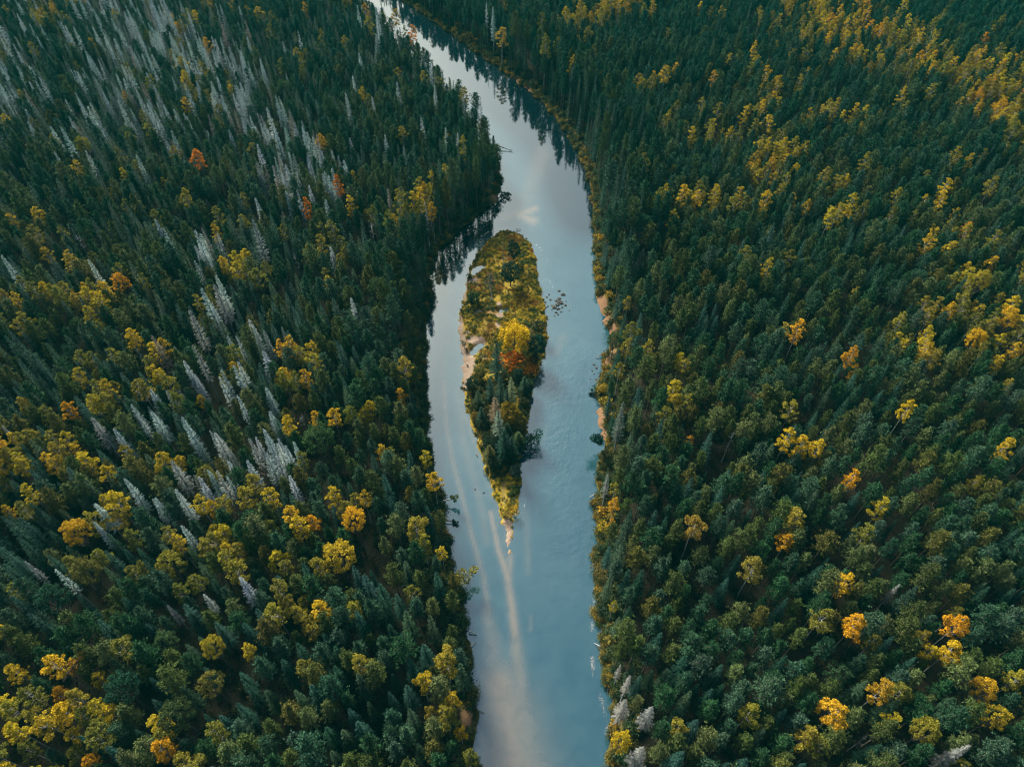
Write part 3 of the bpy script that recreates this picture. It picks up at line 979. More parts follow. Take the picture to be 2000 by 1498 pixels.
def z_at(x, y):
    d = -sdist(RIVER, [x], [y])
    return float(land_z(np.array([x]), np.array([y]), d)[0]), float(d[0])


for kind, px, py, sc, tint, label in FEATURE:
    wf = {'maple': .76, 'birch': .78, 'dead': .74, 'snag': .7}[kind]
    sz = {'maple': .68, 'birch': .70, 'dead': .72 * sc + .04, 'snag': .68 * sc}[kind]
    sc = (sc * wf, sz)
    hc = 2.0 + HGT[kind] * sz * MEAN[kind]
    x, y = ground(px, py, hc)
    x, y = float(x), float(y)
    z, d = z_at(x, y)
    if d < .8:      # pull on to the bank
        s = 1 if px > 1000 else -1
        while d < .8:
            x += s * .4
            z, d = z_at(x, y)
    if kind == 'dead': tint = tuple(v * .9 for v in tint)
    which = random.randrange(len(PROTO[kind]))
    occupy(x, y, {'maple': 5.6, 'birch': 3.0}.get(kind, 2.2) * min(1.0, sc[0]))
    g_ = math.hypot(x, y)
    for st in ((2.2, 4.2, 6.0) if kind in ('dead', 'snag') else (3.2,)):      # the gap that lets it be seen
        occupy(x - x / g_ * st, y - y / g_ * st, 1.7)
    if kind in ('dead', 'snag'): tint = tuple(v * (.78 if px < 1000 else .58) for v in tint)
    TREES.append((kind, which, x, y, z - .1, sc, random.uniform(0, 6.28), tint, label))

n_try = 330000
cy = RNG.uniform(6, 400, n_try)
hw = (cy * cp + (H - 10) * sp) * 1000 / F * 1.1 + 14
cx = RNG.uniform(-1, 1, n_try) * hw.max()
keep = np.abs(cx) < hw
cx, cy = cx[keep], cy[keep]
cd = -sdist(RIVER, cx, cy)
keep = cd > 1.0
cx, cy, cd = cx[keep], cy[keep], cd[keep]
cz = land_z(cx, cy, cd)
tpx, tpy, tdep = pixel(cx, cy, cz + 10.5)
pg, pdead, pm = blob(tpx, tpy, GOLD), blob(tpx, tpy, DEADB), blob(tpx, tpy, MAPLEB)
tn = vnoise(cx, cy, 22, 21)
sn = vnoise(cx, cy, 16, 22)
dens = vnoise(cx, cy, 12, 24)
U = RNG.uniform(size=(len(cx), 4))
left = tpx < 1000
for i in range(len(cx)):
    d = cd[i]
    setback = .8 if left[i] else (.7 if tpy[i] > 560 else 1.8)
    if d < setback: continue
    u = U[i, 0]
    g, de, mp = pg[i] * 1.05, pdead[i] * 1.0, pm[i]
    if u < de * .8: kind = 'dead'
    elif u < de * .8 + (1 - de * .8) * g: kind = 'birch'
    elif U[i, 1] < mp * .5: kind = 'maple'
    else:
        v = U[i, 2]
        if left[i]:
            inner = 480 < tpx[i] and tpy[i] < 430
            ps = (.18 if inner else .30) + .35 * (sn[i] - .45) * 2
        else:
            ps = .10 + .5 * max(0, 1 - d / 12) + .16 * (sn[i] - .4) * 2
        pb = .055 if left[i] else .03
        if v < pb: kind = 'birch' if U[i, 3] < .75 else 'maple'
        elif v < pb + max(.04, ps): kind = 'spruce'
        elif v > (.988 if left[i] else 1.1): kind = 'dead'
        else: kind = 'pine'
    r = SPACE[kind] * (.86 + .5 * dens[i] ** 2)
    if not free(cx[i], cy[i], r): continue
    occupy(cx[i], cy[i], r)
    sc = random.choice((random.uniform(.86, 1.12), random.uniform(.66, 1.22)))
    if kind == 'pine':
        sc *= 1.0
        far = tpy[i] < 450
        wts = [3, 3, 2, .8, 2, 2] if far else [3.5, 3, 2.4, 1.0, 2, 2.6]
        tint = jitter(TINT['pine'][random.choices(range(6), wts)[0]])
        fy = min(1, max(0, (cy[i] - 110) / 190))     # distance haze put into the tint: most pines turn teal farther off
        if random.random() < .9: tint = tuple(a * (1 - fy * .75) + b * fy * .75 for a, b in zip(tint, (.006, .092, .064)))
    elif kind == 'spruce':
        sc *= random.uniform(.8, 1.0)
        tint = jitter(random.choice(TINT['spruce']))
    elif kind == 'dead':
        sc *= random.uniform(.98, 1.15)
        tint = jitter(TINT['dead'][random.choices(range(5), [3, 3, 2, .8, 1.2])[0]])
    elif kind == 'birch':
        sc *= 1.02
        wts = [3, 3, 3, 1.8, 2.2, .5] if g > .3 else [1, 1, 3, .5, 4, .3]
        tint = jitter(TINT['birch'][random.choices(range(6), wts)[0]])
    else:
        sc *= .8
        tint = jitter(TINT['green'][random.randrange(4)])
    if d < 3 and kind in ('pine', 'birch', 'spruce'): sc *= random.uniform(.6, .95)
    sc = (K * sc * random.uniform(.98, 1.18), .59 * (sc * .75 + .25)) if kind != 'dead' else (K * sc * .95, K * sc)
    if (not left[i] and tpy[i] < 430 and d < 16) or (left[i] and 300 < tpy[i] < 640 and d < 9): sc = (sc[0] * 1.1, sc[1] * 1.4)
    which = random.randrange(len(PROTO[kind]))
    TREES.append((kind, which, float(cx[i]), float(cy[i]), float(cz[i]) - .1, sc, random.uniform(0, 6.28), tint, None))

# which of them show largest
arr = np.array([(x, y, z + HGT[k] * sc[1] * .75) for k, w_, x, y, z, sc, *_ in TREES])
apx, apy, adep = pixel(arr[:, 0], arr[:, 1], arr[:, 2])
inview = (apx > -15) & (apx < 2015) & (apy > -15) & (apy < 1513)
size = np.array([t_[5][0] for t_ in TREES]) / adep
individual = np.zeros(len(TREES), bool)
for kind in ('pine', 'spruce', 'dead', 'birch', 'maple', 'snag'):
    ids = [i for i in range(len(TREES)) if TREES[i][0] == kind and inview[i]]
    ids.sort(key=lambda i: (TREES[i][8] is None, -size[i]))
    individual[ids[:300]] = True

# words for the trees nobody would single out
kinds = np.array([t_[0] for t_ in TREES])
XY = arr[:, :2]


def near(i, kind, r):
    m_ = (kinds == kind)
    m_[i] = False
    return bool((np.hypot(XY[m_, 0] - XY[i, 0], XY[m_, 1] - XY[i, 1]) < r).any())


def tone(kind, c):
    r, g, b = c
    if kind == 'pine':
        if r > g * .98: return 'yellowish'
        if b > g * .56: return 'blue green'
        return 'olive green' if r > g * .74 else 'mid green'
    if kind == 'spruce': return 'dark green' if g < .058 else 'grey green'
    if kind == 'dead': return 'brown grey' if r > g * 1.05 else ('whitish' if g > .5 else 'grey')
    if kind == 'birch': return 'olive' if r < .205 else ('orange gold' if g < r * .6 else ('golden' if r > .3 else 'dull yellow'))
    return 'deep green' if r < .05 else 'light green'


LANDMARK = [  # short names of things that stand out, at their place in the photograph
    (235, 552, 'lone orange maple'), (390, 318, 'vivid orange birch'), (600, 407, 'small orange birch'), (690, 1010, 'bright golden maple'),
    (660, 1082, 'yellow green maple'), (328, 1095, 'olive green maple'), (415, 1262, 'lime yellow maple'), (150, 1040, 'golden dome maple'),
    (620, 855, 'fresh green maple'), (165, 288, 'yellow green rounded tree'), (100, 880, 'left edge birches'), (100, 1390, 'bottom corner birches'),
    (950, 62, 'orange columnar birch'), (790, 28, 'birch at the river top'), (1455, 224, 'lone bright yellow birch'), (1470, 104, 'small upper yellow birch'),
    (1275, 14, 'yellow birch at the top edge'), (1352, 262, 'birch beside the golden clump'), (1840, 378, 'golden birch near the right edge'),
    (1560, 640, 'rounded orange gold birch'), (1663, 693, 'small amber birch'), (1770, 802, 'small golden slope birch'), (1535, 860, 'golden birch over dark spruces'),
    (1905, 665, 'brightest yellow maple'), (1632, 1392, 'solid golden birch'), (1670, 1220, 'orange gold lower birch'), (1470, 1110, 'olive birch'),
    (1355, 1028, 'brown gold birch'), (1930, 1340, 'golden broad maple'), (1810, 1425, 'lime maple'), (1725, 1345, 'gold birch by a dark gap'),
    (1870, 1220, 'small lower orange birch'), (1213, 1438, 'bright yellow bank maple'), (1257, 432, 'fresh green round tree'), (385, 640, 'broad pale dead spruce'),
    (505, 465, 'blue grey dead spruce'), (440, 950, 'whitest dead spruce'), (525, 672, 'pale green dead spruce'), (1210, 1350, 'pair of pale bank spruces'),
    (1740, 1160, 'small white dead spruce'), (1690, 1440, 'white forked snag'), (1430, 850, 'thin white snag'), (725, 440, 'bare white trunk'), (155, 470, 'blue grey snag'),
    (300, 80, 'grey dead spruce stand'), (1900, 140, 'long golden birch band'), (1640, 35, 'yellow birches at the top'), (1330, 740, 'amber cut bank birches'),
    (845, 640, 'upper left bank'), (840, 850, 'lower left bank'), (915, 1260, 'bottom left bank'), (960, 330, 'inner river bend'),
    (1170, 900, 'right bank by the island'), (1165, 480, 'right bank above the cut'), (1190, 620, 'sandy cut bank'), (1075, 230, 'outer river bend'), (1170, 1180, 'foamy right bank'),
    (1710, 1000, 'pair of orange birches'), (400, 1330, 'dull olive maple'), (105, 1170, 'deep teal tree')]
ORD = ['', 'second ', 'third ', 'fourth ', 'fifth ', 'sixth ', 'seventh ', 'eighth ', 'ninth ', 'tenth ', 'eleventh ', 'twelfth ', 'thirteenth ', 'fourteenth ', 'fifteenth '] + [w_ + ' ' for w_ in 'sixteenth seventeenth eighteenth nineteenth twentieth twenty-first twenty-second twenty-third twenty-fourth'.split()]
DIRS = ['right of', 'above and right of', 'above', 'above and left of', 'left of', 'below and left of', 'below', 'below and right of']
LMXY = np.array([(a, b) for a, b, _ in LANDMARK], float)


def make_labels():
    """each tree named by its look and by how it stands to the nearest thing that stands out"""
    fam = {}
    out = {}
    for i in np.nonzero(individual)[0]:
        kind, _, _, _, _, sc, _, tint, label = TREES[i]
        if label:
            out[i] = label
            continue
        q = LMXY - (apx[i], apy[i])
        dist = np.hypot(q[:, 0], q[:, 1])
        k = int(np.argmin(dist))
        ang = math.atan2(q[k, 1], -q[k, 0])
        dr = DIRS[int(round(ang / (math.pi / 4))) % 8]
        size_w = 'small ' if sc[1] < .52 else ('tall ' if sc[1] > .63 else '')
        key = ('%s%s %s' % (size_w, tone(kind, tint), NOUN[kind]), dr, LANDMARK[k][2])
        fam.setdefault(key, []).append((dist[k], i))
    for (look, dr, lm), lst in fam.items():
        lst.sort()
        for n_, (_, i) in enumerate(lst):
            out[i] = '%s%s %s the %s' % (ORD[min(n_, len(ORD) - 1)], look, dr, lm)
    return out


NOUN = {'pine': 'pine', 'spruce': 'pointed spruce', 'dead': 'bare dead spruce', 'birch': 'birch', 'maple': 'broadleaf tree', 'snag': 'snag'}
GROUP = {'pine': 'green pines in the riverside forest', 'spruce': 'pointed spruces in the riverside forest', 'dead': 'grey dead spruces in the forest',
         'birch': 'autumn birches in the forest', 'maple': 'broadleaf trees in the forest', 'snag': 'bare snags in the forest'}
LABELS = make_labels()
rest = {k: [] for k in GROUP}
for i, (kind, which, x, y, z, sc, rz, tint, label) in enumerate(TREES):
    if not individual[i]:
        rest[kind].append(i)
        continue
    label = LABELS[i]
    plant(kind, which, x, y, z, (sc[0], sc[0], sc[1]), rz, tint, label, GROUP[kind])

for kind, px, py, sw, sh_, tint, label in ISLAND_TREES:
    x, y = ground(px, py, .7 + HGT[kind] * sh_ * MEAN[kind])
    x, y = float(x), float(y)
    cgx, cgy = ground(990, py + 20, .7)
    n_ = 0
    while sdist(ISL, [x], [y])[0] < .9 and n_ < 40:
        x += (float(cgx) - x) * .06
        n_ += 1
    plant(kind, random.randrange(len(PROTO[kind])), x, y, .5, (sw, sw, sh_), random.uniform(0, 6.28), tint, label, 'trees on the island')


GROVE = [(918, 775), (922, 748), (950, 778), (940, 806), (955, 806), (985, 795), (1020, 770), (1030, 808), (1012, 852), (952, 850), (968, 846), (975, 880), (1000, 890), (990, 835), (1018, 872), (948, 880), (985, 735), (1024, 742)]
GROVE.sort(key=lambda g_: g_[1])
for n_, (px, py) in enumerate(GROVE):
    kd = 'spruce' if n_ % 3 == 1 else 'broad'
    s_ = random.uniform(.38, .56)
    zz = s_ if kd == 'broad' else random.uniform(.26, .4)
    x, y = ground(px, py, .7 + HGT[kd] * zz * MEAN[kd])
    if sdist(ISL, [float(x)], [float(y)])[0] < .4: x = x + (float(ground(980, py, .7)[0]) - x) * .25
    lab = 'small dark spruce' if kd == 'spruce' else 'low bushy dark tree'
    plant(kd, random.randrange(len(PROTO[kd])), float(x), float(y), .45, (s_ * (1.5 if kd == 'spruce' else 1), s_ * (1.5 if kd == 'spruce' else 1), zz), random.uniform(0, 6.28),
          jitter(random.choice([(.03, .06, .026), (.045, .07, .026), (.02, .05, .03), (.07, .08, .024)])),
          '%s%s from the top of the lower island grove' % (ORD[n_] or 'first ', lab), 'trees on the island')


# ------------------------------------------------------------------ far stands: one object for the rest of each kind
def scatter(name, kind, rows, label):
    """rows: x, y, z, scale xyz, rot xyz, tint, which"""
    me = bpy.data.meshes.new(name)
    me.from_pydata([r_[0] for r_ in rows], [], [])
    for nm, typ, key in (('scl', 'FLOAT_VECTOR', 1), ('rot', 'FLOAT_VECTOR', 2), ('tint', 'FLOAT_VECTOR', 3)):
        a = me.attributes.new(nm, typ, 'POINT')
        a.data.foreach_set('vector', np.array([r_[key] for r_ in rows], np.float32).ravel())
    a = me.attributes.new('which', 'INT', 'POINT')
    a.data.foreach_set('value', np.array([r_[4] for r_ in rows], np.int32))
    o = link(name, me)
    g = bpy.data.node_groups.new(name, 'GeometryNodeTree')
    g.interface.new_socket('Geometry', in_out='INPUT', socket_type='NodeSocketGeometry')
    g.interface.new_socket('Geometry', in_out='OUTPUT', socket_type='NodeSocketGeometry')
    gi, go = g.nodes.new('NodeGroupInput'), g.nodes.new('NodeGroupOutput')
    jn = g.nodes.new('GeometryNodeJoinGeometry')
    for wch in range(len(PROTO[kind])):
        j2 = g.nodes.new('GeometryNodeJoinGeometry')
        for ob in FIRST[(kind, wch)]:
            oi = g.nodes.new('GeometryNodeObjectInfo')
            oi.transform_space = 'ORIGINAL'
            oi.inputs['Object'].default_value = ob
            g.links.new(oi.outputs['Geometry'], j2.inputs[0])
        gt = g.nodes.new('GeometryNodeGeometryToInstance')
        g.links.new(j2.outputs[0], gt.inputs[0])
        g.links.new(gt.outputs[0], jn.inputs[0])
    ip = g.nodes.new('GeometryNodeInstanceOnPoints')
    ip.inputs['Pick Instance'].default_value = True

    def na(nm, typ):
        n = g.nodes.new('GeometryNodeInputNamedAttribute')
        n.data_type = typ
        n.inputs['Name'].default_value = nm
        return n.outputs['Attribute']
    g.links.new(gi.outputs[0], ip.inputs['Points'])
    g.links.new(jn.outputs[0], ip.inputs['Instance'])
    g.links.new(na('which', 'INT'), ip.inputs['Instance Index'])
    er = g.nodes.new('FunctionNodeEulerToRotation')
    g.links.new(na('rot', 'FLOAT_VECTOR'), er.inputs[0])
    g.links.new(er.outputs[0], ip.inputs['Rotation'])
    g.links.new(na('scl', 'FLOAT_VECTOR'), ip.inputs['Scale'])
    g.links.new(ip.outputs[0], go.inputs[0])
    md = o.modifiers.new('stand', 'NODES')
    md.node_group = g
    tag(o, label, kind='stuff')
    return o


# shrubs one can point at
SHRUBS = [(1000, 714, 3.0, (.62, .17, .01), 'large orange red shrub below the big golden island tree'), (1040, 726, 1.8, (.55, .2, .012), 'orange gold shrub right of the orange red one'),
          (1008, 700, 1.3, (.4, .16, .016), 'rust brown shrub under the big golden tree'),
          (993, 576, .7, (.02, .07, .035), 'tiny round dark green bush in the island grass'),
          (916, 537, 1.0, (.09, .11, .035), 'olive bush at the mouth of the upper island pool'), (906, 672, 1.0, (.12, .12, .04), 'olive bush above the oval island pool'),
          (940, 700, 1.3, (.12, .13, .03), 'green bush at the edge of the island sand'), (1000, 590, 1.3, (.26, .2, .03), 'golden bush beside the smallest pool'),
          (1178, 762, 1.3, (.34, .26, .02), 'upper yellow bush on the right bank slope'), (1184, 788, 1.4, (.3, .24, .02), 'lower yellow bush on the right bank slope'),
          (1174, 470, 1.3, (.42, .27, .02), 'golden bush on the right bank beside the island top'), (1172, 528, 1.3, (.36, .27, .03), 'yellow bush low on the right bank'),
          (1176, 1000, 1.3, (.4, .24, .02), 'golden bush on the right bank beside the island tail'), (1180, 1030, 1.4, (.38, .29, .02), 'yellow bush on the right bank below the island'),
          (920, 250, 1.3, (.1, .13, .07), 'grey green bush on the inner bend'), (915, 75, 1.8, (.36, .25, .05), 'straw yellow bush on the far bank of the bend'),
          (930, 82, 1.5, (.32, .21, .05), 'tawny bush on the far bank of the bend'), (1003, 1000, 1.0, (.38, .26, .025), 'golden bush at the island tail end'),
          (985, 1004, 1.0, (.24, .2, .03), 'olive gold bush at the left of the island tail'), (955, 660, 1.2, (.3, .2, .04), 'tawny bush left of the big golden tree'),
          (925, 640, 1.3, (.10, .12, .035), 'dark olive bush on the left shore of the island'), (945, 650, 1.2, (.26, .18, .04), 'brown gold bush in the middle of the island'),
          (1165, 757, 1.0, (.03, .1, .07), 'teal green bush reaching over the water on the right bank')]
for px, py, sc, tint, label in SHRUBS:
    x, y = ground(px, py, 1.2)
    x, y = float(x), float(y)
    di = sdist(ISL, [x], [y])[0]
    if di > -1.5: z = .5
    else:
        z, d = z_at(x, y)
        z = max(z, .15)
    plant('shrub', random.randrange(4), x, y, z - .1, sc, random.uniform(0, 6.28), tint, label, 'shrubs on the banks and the island')
for wch in range(4):    # the bank scrub shares these shapes
    assert ('shrub', wch) in FIRST or plant('shrub', wch, 30 + wch * 1.5, 60, 1.2, 1.0, 0, (.05, .08, .03), 'dark green bush hidden under the right bank spruces', 'shrubs on the banks and the island')

STAND = {'pine': ('pine_forest', 'far mass of green pines filling both banks'), 'spruce': ('spruce_forest', 'far mass of dark pointed spruces between the pines'),
         'dead': ('dead_spruce_stand', 'far mass of grey dead spruces in the upper left forest'), 'birch': ('birch_forest', 'far mass of yellow birches among the pines'),
         'maple': ('broadleaf_forest', 'far mass of green broadleaf trees among the pines')}
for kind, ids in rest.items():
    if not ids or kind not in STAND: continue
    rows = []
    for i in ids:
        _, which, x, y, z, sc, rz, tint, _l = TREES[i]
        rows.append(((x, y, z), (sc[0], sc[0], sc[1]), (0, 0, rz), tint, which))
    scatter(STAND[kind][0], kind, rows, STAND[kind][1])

# island scrub and grass tussocks
rows = []
q = 0
bx0, bx1, by0, by1 = ISL[:, 0].min(), ISL[:, 0].max(), ISL[:, 1].min(), ISL[:, 1].max()
sx, sy = RNG.uniform(bx0, bx1, 16000), RNG.uniform(by0, by1, 16000)
sdi = sdist(ISL, sx, sy)
spd = np.max([sdist(p_, sx, sy) for p_ in PONDW], axis=0)
spx, spy, _ = pixel(sx, sy, .6)
ssand = blob(spx, spy, ISAND)
GOLDI = [(1040, 500, 16, 40, .9), (1030, 600, 40, 40, .95), (970, 510, 40, 24, .8), (985, 965, 30, 60, .9), (1050, 620, 20, 60, .8), (940, 490, 20, 20, .5), (960, 650, 40, 20, .5), (915, 620, 20, 30, .5), (1040, 560, 20, 40, .6)]
sg = blob(spx, spy, GOLDI)
for i in range(len(sx)):
    if sdi[i] < .15 or spd[i] > -.35 or RNG.uniform() < ssand[i] * 1.6: continue
    edge_ = sdi[i] < 1.1
    if vnoise(sx[i], sy[i], 1.7, 31) < .36 and not edge_ and RNG.uniform() < .8: continue
    u = RNG.uniform()
    pa = vnoise(sx[i], sy[i], 2.6, 61) * .75 + RNG.uniform() * .25
    if pa < .33: c = random.choice([(.07, .11, .03), (.05, .09, .03), (.11, .14, .03)])
    elif pa > .68: c = random.choice([(.34, .17, .025), (.28, .17, .05), (.38, .24, .04), (.24, .13, .03)])
    elif u < sg[i] * .85: c = random.choice([(.58, .43, .03), (.50, .38, .035), (.62, .44, .03), (.42, .36, .035)])
    else: c = random.choice([(.16, .17, .03), (.09, .13, .03), (.26, .21, .03), (.32, .22, .03), (.06, .10, .035), (.08, .12, .03)])
    if 735 < spy[i] < 935 and RNG.uniform() < .75: c = random.choice([(.05, .075, .025), (.035, .065, .03), (.09, .09, .025), (.03, .055, .03)])
    s = RNG.uniform(.2, .5) if not edge_ else RNG.uniform(.2, .42)
    z = float(island_z(np.array([sdi[i]]), np.array([sx[i]]), np.array([sy[i]]), np.array([spd[i]]), np.array([ssand[i]]))[0])
    rows.append(((sx[i], sy[i], z - .05), (s, s, s * RNG.uniform(.6, 1.1)), (0, 0, RNG.uniform(0, 6.28)), jitter(c, .2), int(RNG.integers(4))))
scatter('island_scrub', 'shrub', rows, 'golden and olive low scrub covering the island')

# bank scrub and forest undergrowth
rows = []
P = np.vstack([Lw, Rw])
for poly, side in ((Lw, -1), (Rw, 1)):
    seg = np.linalg.norm(np.diff(poly, axis=0), axis=1)
    s_ = np.concatenate([[0], np.cumsum(seg)])
    for u in np.arange(0, s_[-1], .11):
        k = min(len(seg) - 1, int(np.searchsorted(s_, u) - 1)) if u > 0 else 0
        a, b_ = poly[k], poly[k + 1]
        f = (u - s_[k]) / max(seg[k], 1e-6)
        c0 = a + (b_ - a) * f
        if c0[1] > 370 or c0[1] < 5: continue
        n_ = unit(np.array([(b_ - a)[1], -(b_ - a)[0]])) * side
        inland = RNG.uniform() < .4
        dd = RNG.uniform(.5, 6) if inland else abs(RNG.normal()) * .8 + .05
        x, y = c0 + n_ * dd
        ppx, ppy, _ = pixel(x, y, 1.0)
        if blob(ppx, ppy, CUT) > .45 and dd < 3.0: continue
        gold = side > 0 and RNG.uniform() < .5 * vnoise(x, y, 7, 40) + .2 or RNG.uniform() < .12
        c = random.choice([(.30, .20, .025), (.24, .18, .03), (.18, .15, .03)]) if gold else random.choice([(.05, .075, .025), (.08, .09, .03), (.04, .065, .03), (.10, .10, .035)])
        s = RNG.uniform(.5, 1.3) if inland else RNG.uniform(.3, .8)
        if inland and RNG.uniform() < .8: c = random.choice([(.04, .075, .03), (.05, .085, .035), (.03, .06, .03), (.07, .085, .03)])
        rows.append(((x, y, (x, y, dd)), (s, s, s * RNG.uniform(.6, 1.2)), (0, 0, RNG.uniform(0, 6.28)), jitter(c, .2), int(RNG.integers(4))))
xs = np.array([r_[0][0] for r_ in rows]); ys = np.array([r_[0][1] for r_ in rows])
ds = -sdist(RIVER, xs, ys)
zs = land_z(xs, ys, ds)
rows = [((r_[0][0], r_[0][1], float(zs[i]) - .08),) + r_[1:] for i, r_ in enumerate(rows) if ds[i] > -.15]
scatter('bank_scrub', 'shrub', rows, 'low olive and golden scrub along both river banks')

uy = RNG.uniform(8, 380, 16000)
ux = RNG.uniform(-1, 1, 16000) * ((uy * cp + H * sp) * 1000 / F * 1.05 + 5)
ud = -sdist(RIVER, ux, uy)
uz = land_z(ux, uy, ud)
ok = (ud > 4) & (vnoise(ux, uy, 9, 50) > .33)
rows = []
for x, y, z in zip(ux[ok], uy[ok], uz[ok]):
    s = RNG.uniform(.45, 1.2)
    c = random.choice([(.02, .04, .018), (.03, .046, .02), (.018, .036, .022), (.045, .046, .018), (.06, .045, .018)])
    rows.append(((x, y, z - .1), (s, s, s * RNG.uniform(.7, 1.5)), (0, 0, RNG.uniform(0, 6.28)), jitter(c, .2), int(RNG.integers(4))))
scatter('undergrowth', 'shrub', rows, 'dark undergrowth on the forest floor')


# ------------------------------------------------------------------ rocks, logs, leaning trees
def rock_mesh(r):
    b = MB()
    n, m_ = 7, 4
    vs, fs = [], []
    for i in range(m_ + 1):
        ph = math.pi * i / m_
        for k in range(n):
            a = 2 * math.pi * k / n
            q = r * RNG.uniform(.75, 1.2)
            vs.append((math.sin(ph) * math.cos(a) * q * 1.2, math.sin(ph) * math.sin(a) * q, math.cos(ph) * q * .6))
    for i in range(m_):
        for k in range(n):
            fs.append((i * n + k, i * n + (k + 1) % n, (i + 1) * n + (k + 1) % n, (i + 1) * n + k))
    b.add(vs, fs, .5)
    return b.mesh('rock', M_ROCK)


M_ROCK = bark_material('wet_rock', (.02, .025, .025), (.09, .085, .07), 2.5, 1.0)
ROCKS = [rock_mesh(.42), rock_mesh(.5), rock_mesh(.36)]
RK = [(1088, 595, 1.5), (1094, 590, 1.7), (1082, 600, 1.4), (1100, 575, 1.5), (1092, 568, 1.0), (1090, 603, 1.0), (1086, 610, 1.0), (1075, 585, .7), (1068, 580, .8), (1065, 590, .7),
      (1070, 598, .7), (1078, 605, .6), (1072, 575, .6), (1098, 600, .8), (1104, 596, .8), (1092, 583, 1.2), (1086, 587, 1.0), (1078, 596, .7), (1066, 601, .6), (1096, 609, .6), (1090, 614, .6), (1083, 617, .5),
      (1063, 610, .6), (1106, 588, .5), (1112, 606, .4), (1160, 712, .8), (1157, 724, .6), (1164, 740, .6), (1153, 740, .5), (1165, 718, .7), (1160, 730, .5), (1018, 461, .6), (1028, 466, .6), (928, 955, .5),
      (945, 962, .5), (913, 716, .7)]
RK = sorted(RK[:-1], key=lambda r_: r_[1]) + RK[-1:]
RKN = {}
for i, (px, py, sc) in enumerate(RK):
    x, y = ground(px, py, .1)
    on = sdist(ISL, [float(x)], [float(y)])[0]
    o = link('rock', ROCKS[i % 3])
    o.location = (float(x), float(y), .02 if on < .4 else .55)
    o.scale = (sc, sc * random.uniform(.7, 1.1), sc * .8)
    o.rotation_euler = (0, 0, random.uniform(0, 6))
    if i == 35: lb, fam = 'dark stone lying on the pale island beach', None
    elif px > 1150: lb, fam = '%ssmall dark rock from the top in the right bank shallows', 'a'
    elif px < 960: lb, fam = '%ssmall dark rock in the water left of the island tail', 'b'
    elif py < 470: lb, fam = '%ssmall dark rock from the island tip', 'c'
    elif sc >= 1.4: lb, fam = '%slarge wet dark rock from the top of the shoal right of the island', 'd'
    else: lb, fam = '%ssmall wet dark rock from the top of the shoal right of the island', 'e'
    if fam:
        RKN[fam] = RKN.get(fam, -1) + 1
        lb = lb % (ORD[RKN[fam]] if RKN[fam] or fam == 'b' else 'first ')
    tag(o, lb, 'rock', 'rocks in the river')


def log_thing(a, b_, r, label, limbs=4, mat=None, crown=None, tint=None, za=.3, zb=.1, name='fallen_log'):
    ax, ay = ground(a[0], a[1], za)
    bx_, by_ = ground(b_[0], b_[1], zb)
    A, B = np.array([float(ax), float(ay), za]), np.array([float(bx_), float(by_), zb])
    d = B - A
    L = np.linalg.norm(d)
    root = empty(name, tuple(A))
    m_ = MB()
    m_.tube([(0, 0, 0), d * .35 + (0, 0, .1), d * .7 + (0, 0, .12), d], [r, r * .85, r * .6, r * .25], 7)
    link('trunk', m_.mesh('trunk', mat or M_LOG, True), root)
    for i in range(limbs):
        k = MB()
        s = RNG.uniform(.45, .95)
        p0 = d * s
        e = unit(unit(d) * .7 + RNG.normal(size=3) * .7 + (0, 0, .25)) * L * RNG.uniform(.12, .26)
        k.tube([p0, p0 + e * .5, p0 + e], [r * .35, r * .2, r * .06], 4)
        link('limb', k.mesh('limb', mat or M_LOG), root)
    if crown:
        c = MB()
        lob = [(d * s + RNG.normal(size=3) * crown * .5 + (0, 0, .2), crown * RNG.uniform(.45, .75)) for s in np.linspace(.5, 1.0, 9)]
        lobed(c, lob, 110, .17)
        q_ = link('crown', c.mesh('crown', M_LEAF), root)
        q_['tint'] = list(tint)
    tag(root, label, 'fallen tree')
    return root


log_thing((866, 978), (893, 973), .16, 'pale leaning trunk with olive leaves over the left side of the river', 3, M_DEAD_BARK, .55, (.10, .13, .04), 1.2, 2.2)
log_thing((870, 1015), (893, 1022), .13, 'dark branches trailing in the water by the left bank', 5, M_SPRUCE_BARK, .4, (.02, .05, .03), .8, .2)
log_thing((872, 1098), (892, 1118), .15, 'white fallen branch lying on the left shore', 5, M_DEAD_BARK, None, None, 1.0, .5)
log_thing((876, 1140), (912, 1122), .2, 'yellow green tree leaning out over the river from the left bank', 5, M_DEAD_BARK, 1.3, (.24, .22, .03), 1.2, 3.6)
log_thing((893, 1150), (920, 1142), .12, 'grey twiggy branch fallen in the water below the leaning tree', 6, M_DEAD_BARK, None, None, .8, .2)
log_thing((965, 283), (999, 295), .2, 'dark fallen trunk reaching into the river at the inner bend', 3, M_LOG, None, None, 1.0, .1)
log_thing((972, 388), (990, 380), .2, 'dark leafy tree fallen into the water below the inner bend', 5, M_SPRUCE_BARK, 1.0, (.012, .035, .03), .8, .2)
log_thing((1176, 768), (1152, 768), .16, 'dark tangled branches lying in the shallows of the right bank', 7, M_SPRUCE_BARK, .5, (.02, .035, .03), .8, .1)
log_thing((1012, 885), (1044, 852), .2, 'dark green tree leaning out over the right channel from the island', 4, M_SPRUCE_BARK, 1.5, (.022, .07, .045), .8, 2.8)
log_thing((1172, 868), (1164, 862), .2, 'dark teal tree leaning over the water on the right bank', 3, M_SPRUCE_BARK, 1.3, (.014, .06, .05), 1.5, 4.5)
log_thing((498, 920), (560, 945), .14, 'orange brown fallen trunk among the dead spruces', 2, M_PINE_BARK, None, None, 6.0, 5.0)
log_thing((125, 1330), (158, 1282), .2, 'slanted orange birch trunk over the lower left forest', 3, M_PINE_BARK, .7, (.3, .17, .02), 9.0, 15.0)
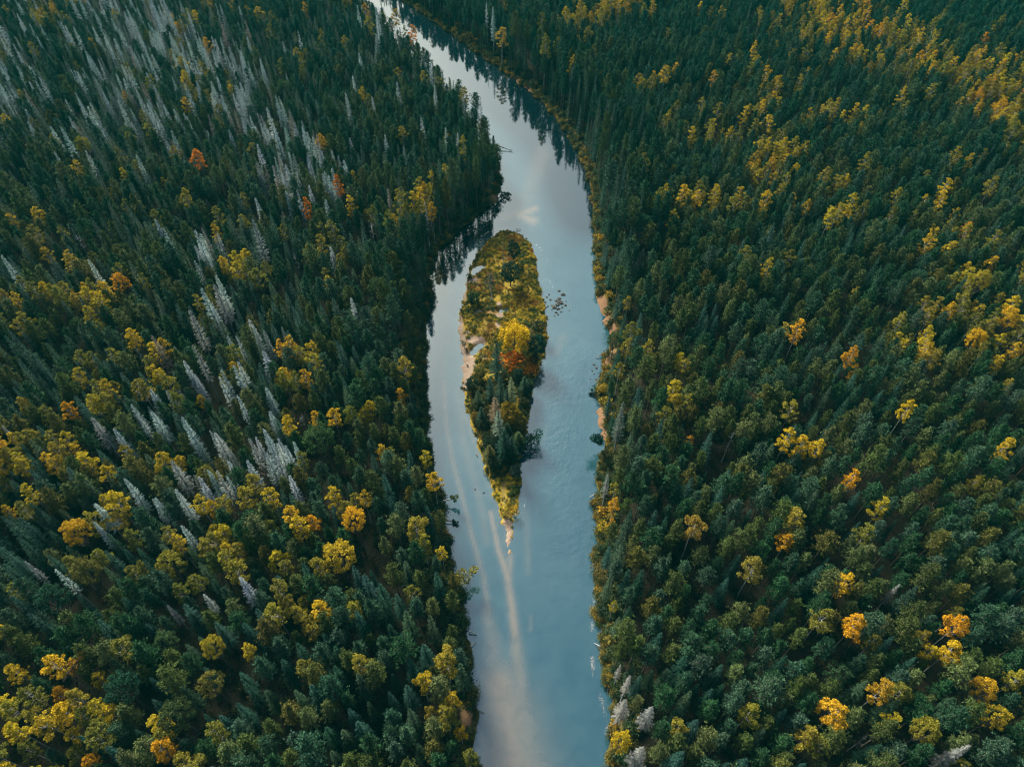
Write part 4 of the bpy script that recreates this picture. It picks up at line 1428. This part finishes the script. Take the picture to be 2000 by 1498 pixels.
log_thing((1008, 448), (1018, 449), .14, 'short pale driftwood at the upper end of the island', 3, M_DEAD_BARK, None, None, .3, .2)
log_thing((960, 572), (962, 592), .12, 'white fallen trunk in the grass under the pale island birch', 4, M_BIRCH_BARK, None, None, 3.0, .8)
log_thing((929, 884), (933, 893), .1, 'thin dark branch in the water left of the island', 3, M_LOG, None, None, .1, .1)

for k_, (a_, b_2, r_, lb_) in enumerate([
        ((1166, 1098), (1152, 1106), .12, 'grey driftwood log angled off the right bank above the foam'),
        ((1172, 1262), (1160, 1256), .1, 'thin dark log across the foam at the right bank'),
        ((1190, 1335), (1186, 1352), .1, 'short dark log lying along the right bank foam'),
        ((1163, 965), (1150, 972), .12, 'bleached log pointing into the river below the dark bank tree'),
        ((1178, 690), (1164, 700), .12, 'brown log slid down from the sandy cut bank'),
        ((915, 1232), (932, 1240), .14, 'pale trunk lying in the shallows at the lower left bank'),
        ((918, 1262), (930, 1254), .09, 'forked grey branch at the lower left bank'),
        ((835, 812), (850, 818), .12, 'dark log jutting from the left bank level with the island grove'),
        ((930, 1385), (946, 1392), .12, 'pale log off the left bank near the bottom'),
        ((838, 640), (850, 648), .1, 'dark branch dipping from the left bank beside the island beach')]):
    log_thing(a_, b_2, r_, lb_, 3, M_DEAD_BARK if k_ % 2 else M_LOG, None, None, .7, .08)

# ------------------------------------------------------------------ haze
hb = MB()
x0, x1, y0, y1, z0, z1 = -1450, 1450, -950, 1850, -3.0, 123.0
hb.add([(x0, y0, z0), (x1, y0, z0), (x1, y1, z0), (x0, y1, z0), (x0, y0, z1), (x1, y0, z1), (x1, y1, z1), (x0, y1, z1)],
       [(0, 3, 2, 1), (4, 5, 6, 7), (0, 1, 5, 4), (1, 2, 6, 5), (2, 3, 7, 6), (3, 0, 4, 7)], 0)
m = bpy.data.materials.new('haze')
m.use_nodes = True
t = m.node_tree
t.nodes.remove(t.nodes['Principled BSDF'])
pv = t.nodes.new('ShaderNodeVolumePrincipled')
pv.inputs['Density'].default_value = 0.00013
pv.inputs['Color'].default_value = (.0, .45, .45, 1)
pv.inputs['Anisotropy'].default_value = 0.0
t.links.new(pv.outputs[0], t.nodes['Material Output'].inputs['Volume'])
hz = link('haze', hb.mesh('haze', m))
tag(hz, 'thin blue green air over the forest', kind='stuff')
hz.display_type = 'WIRE'
print('TREES', len(TREES), {k: (int((kinds == k).sum()), len(rest[k])) for k in rest})
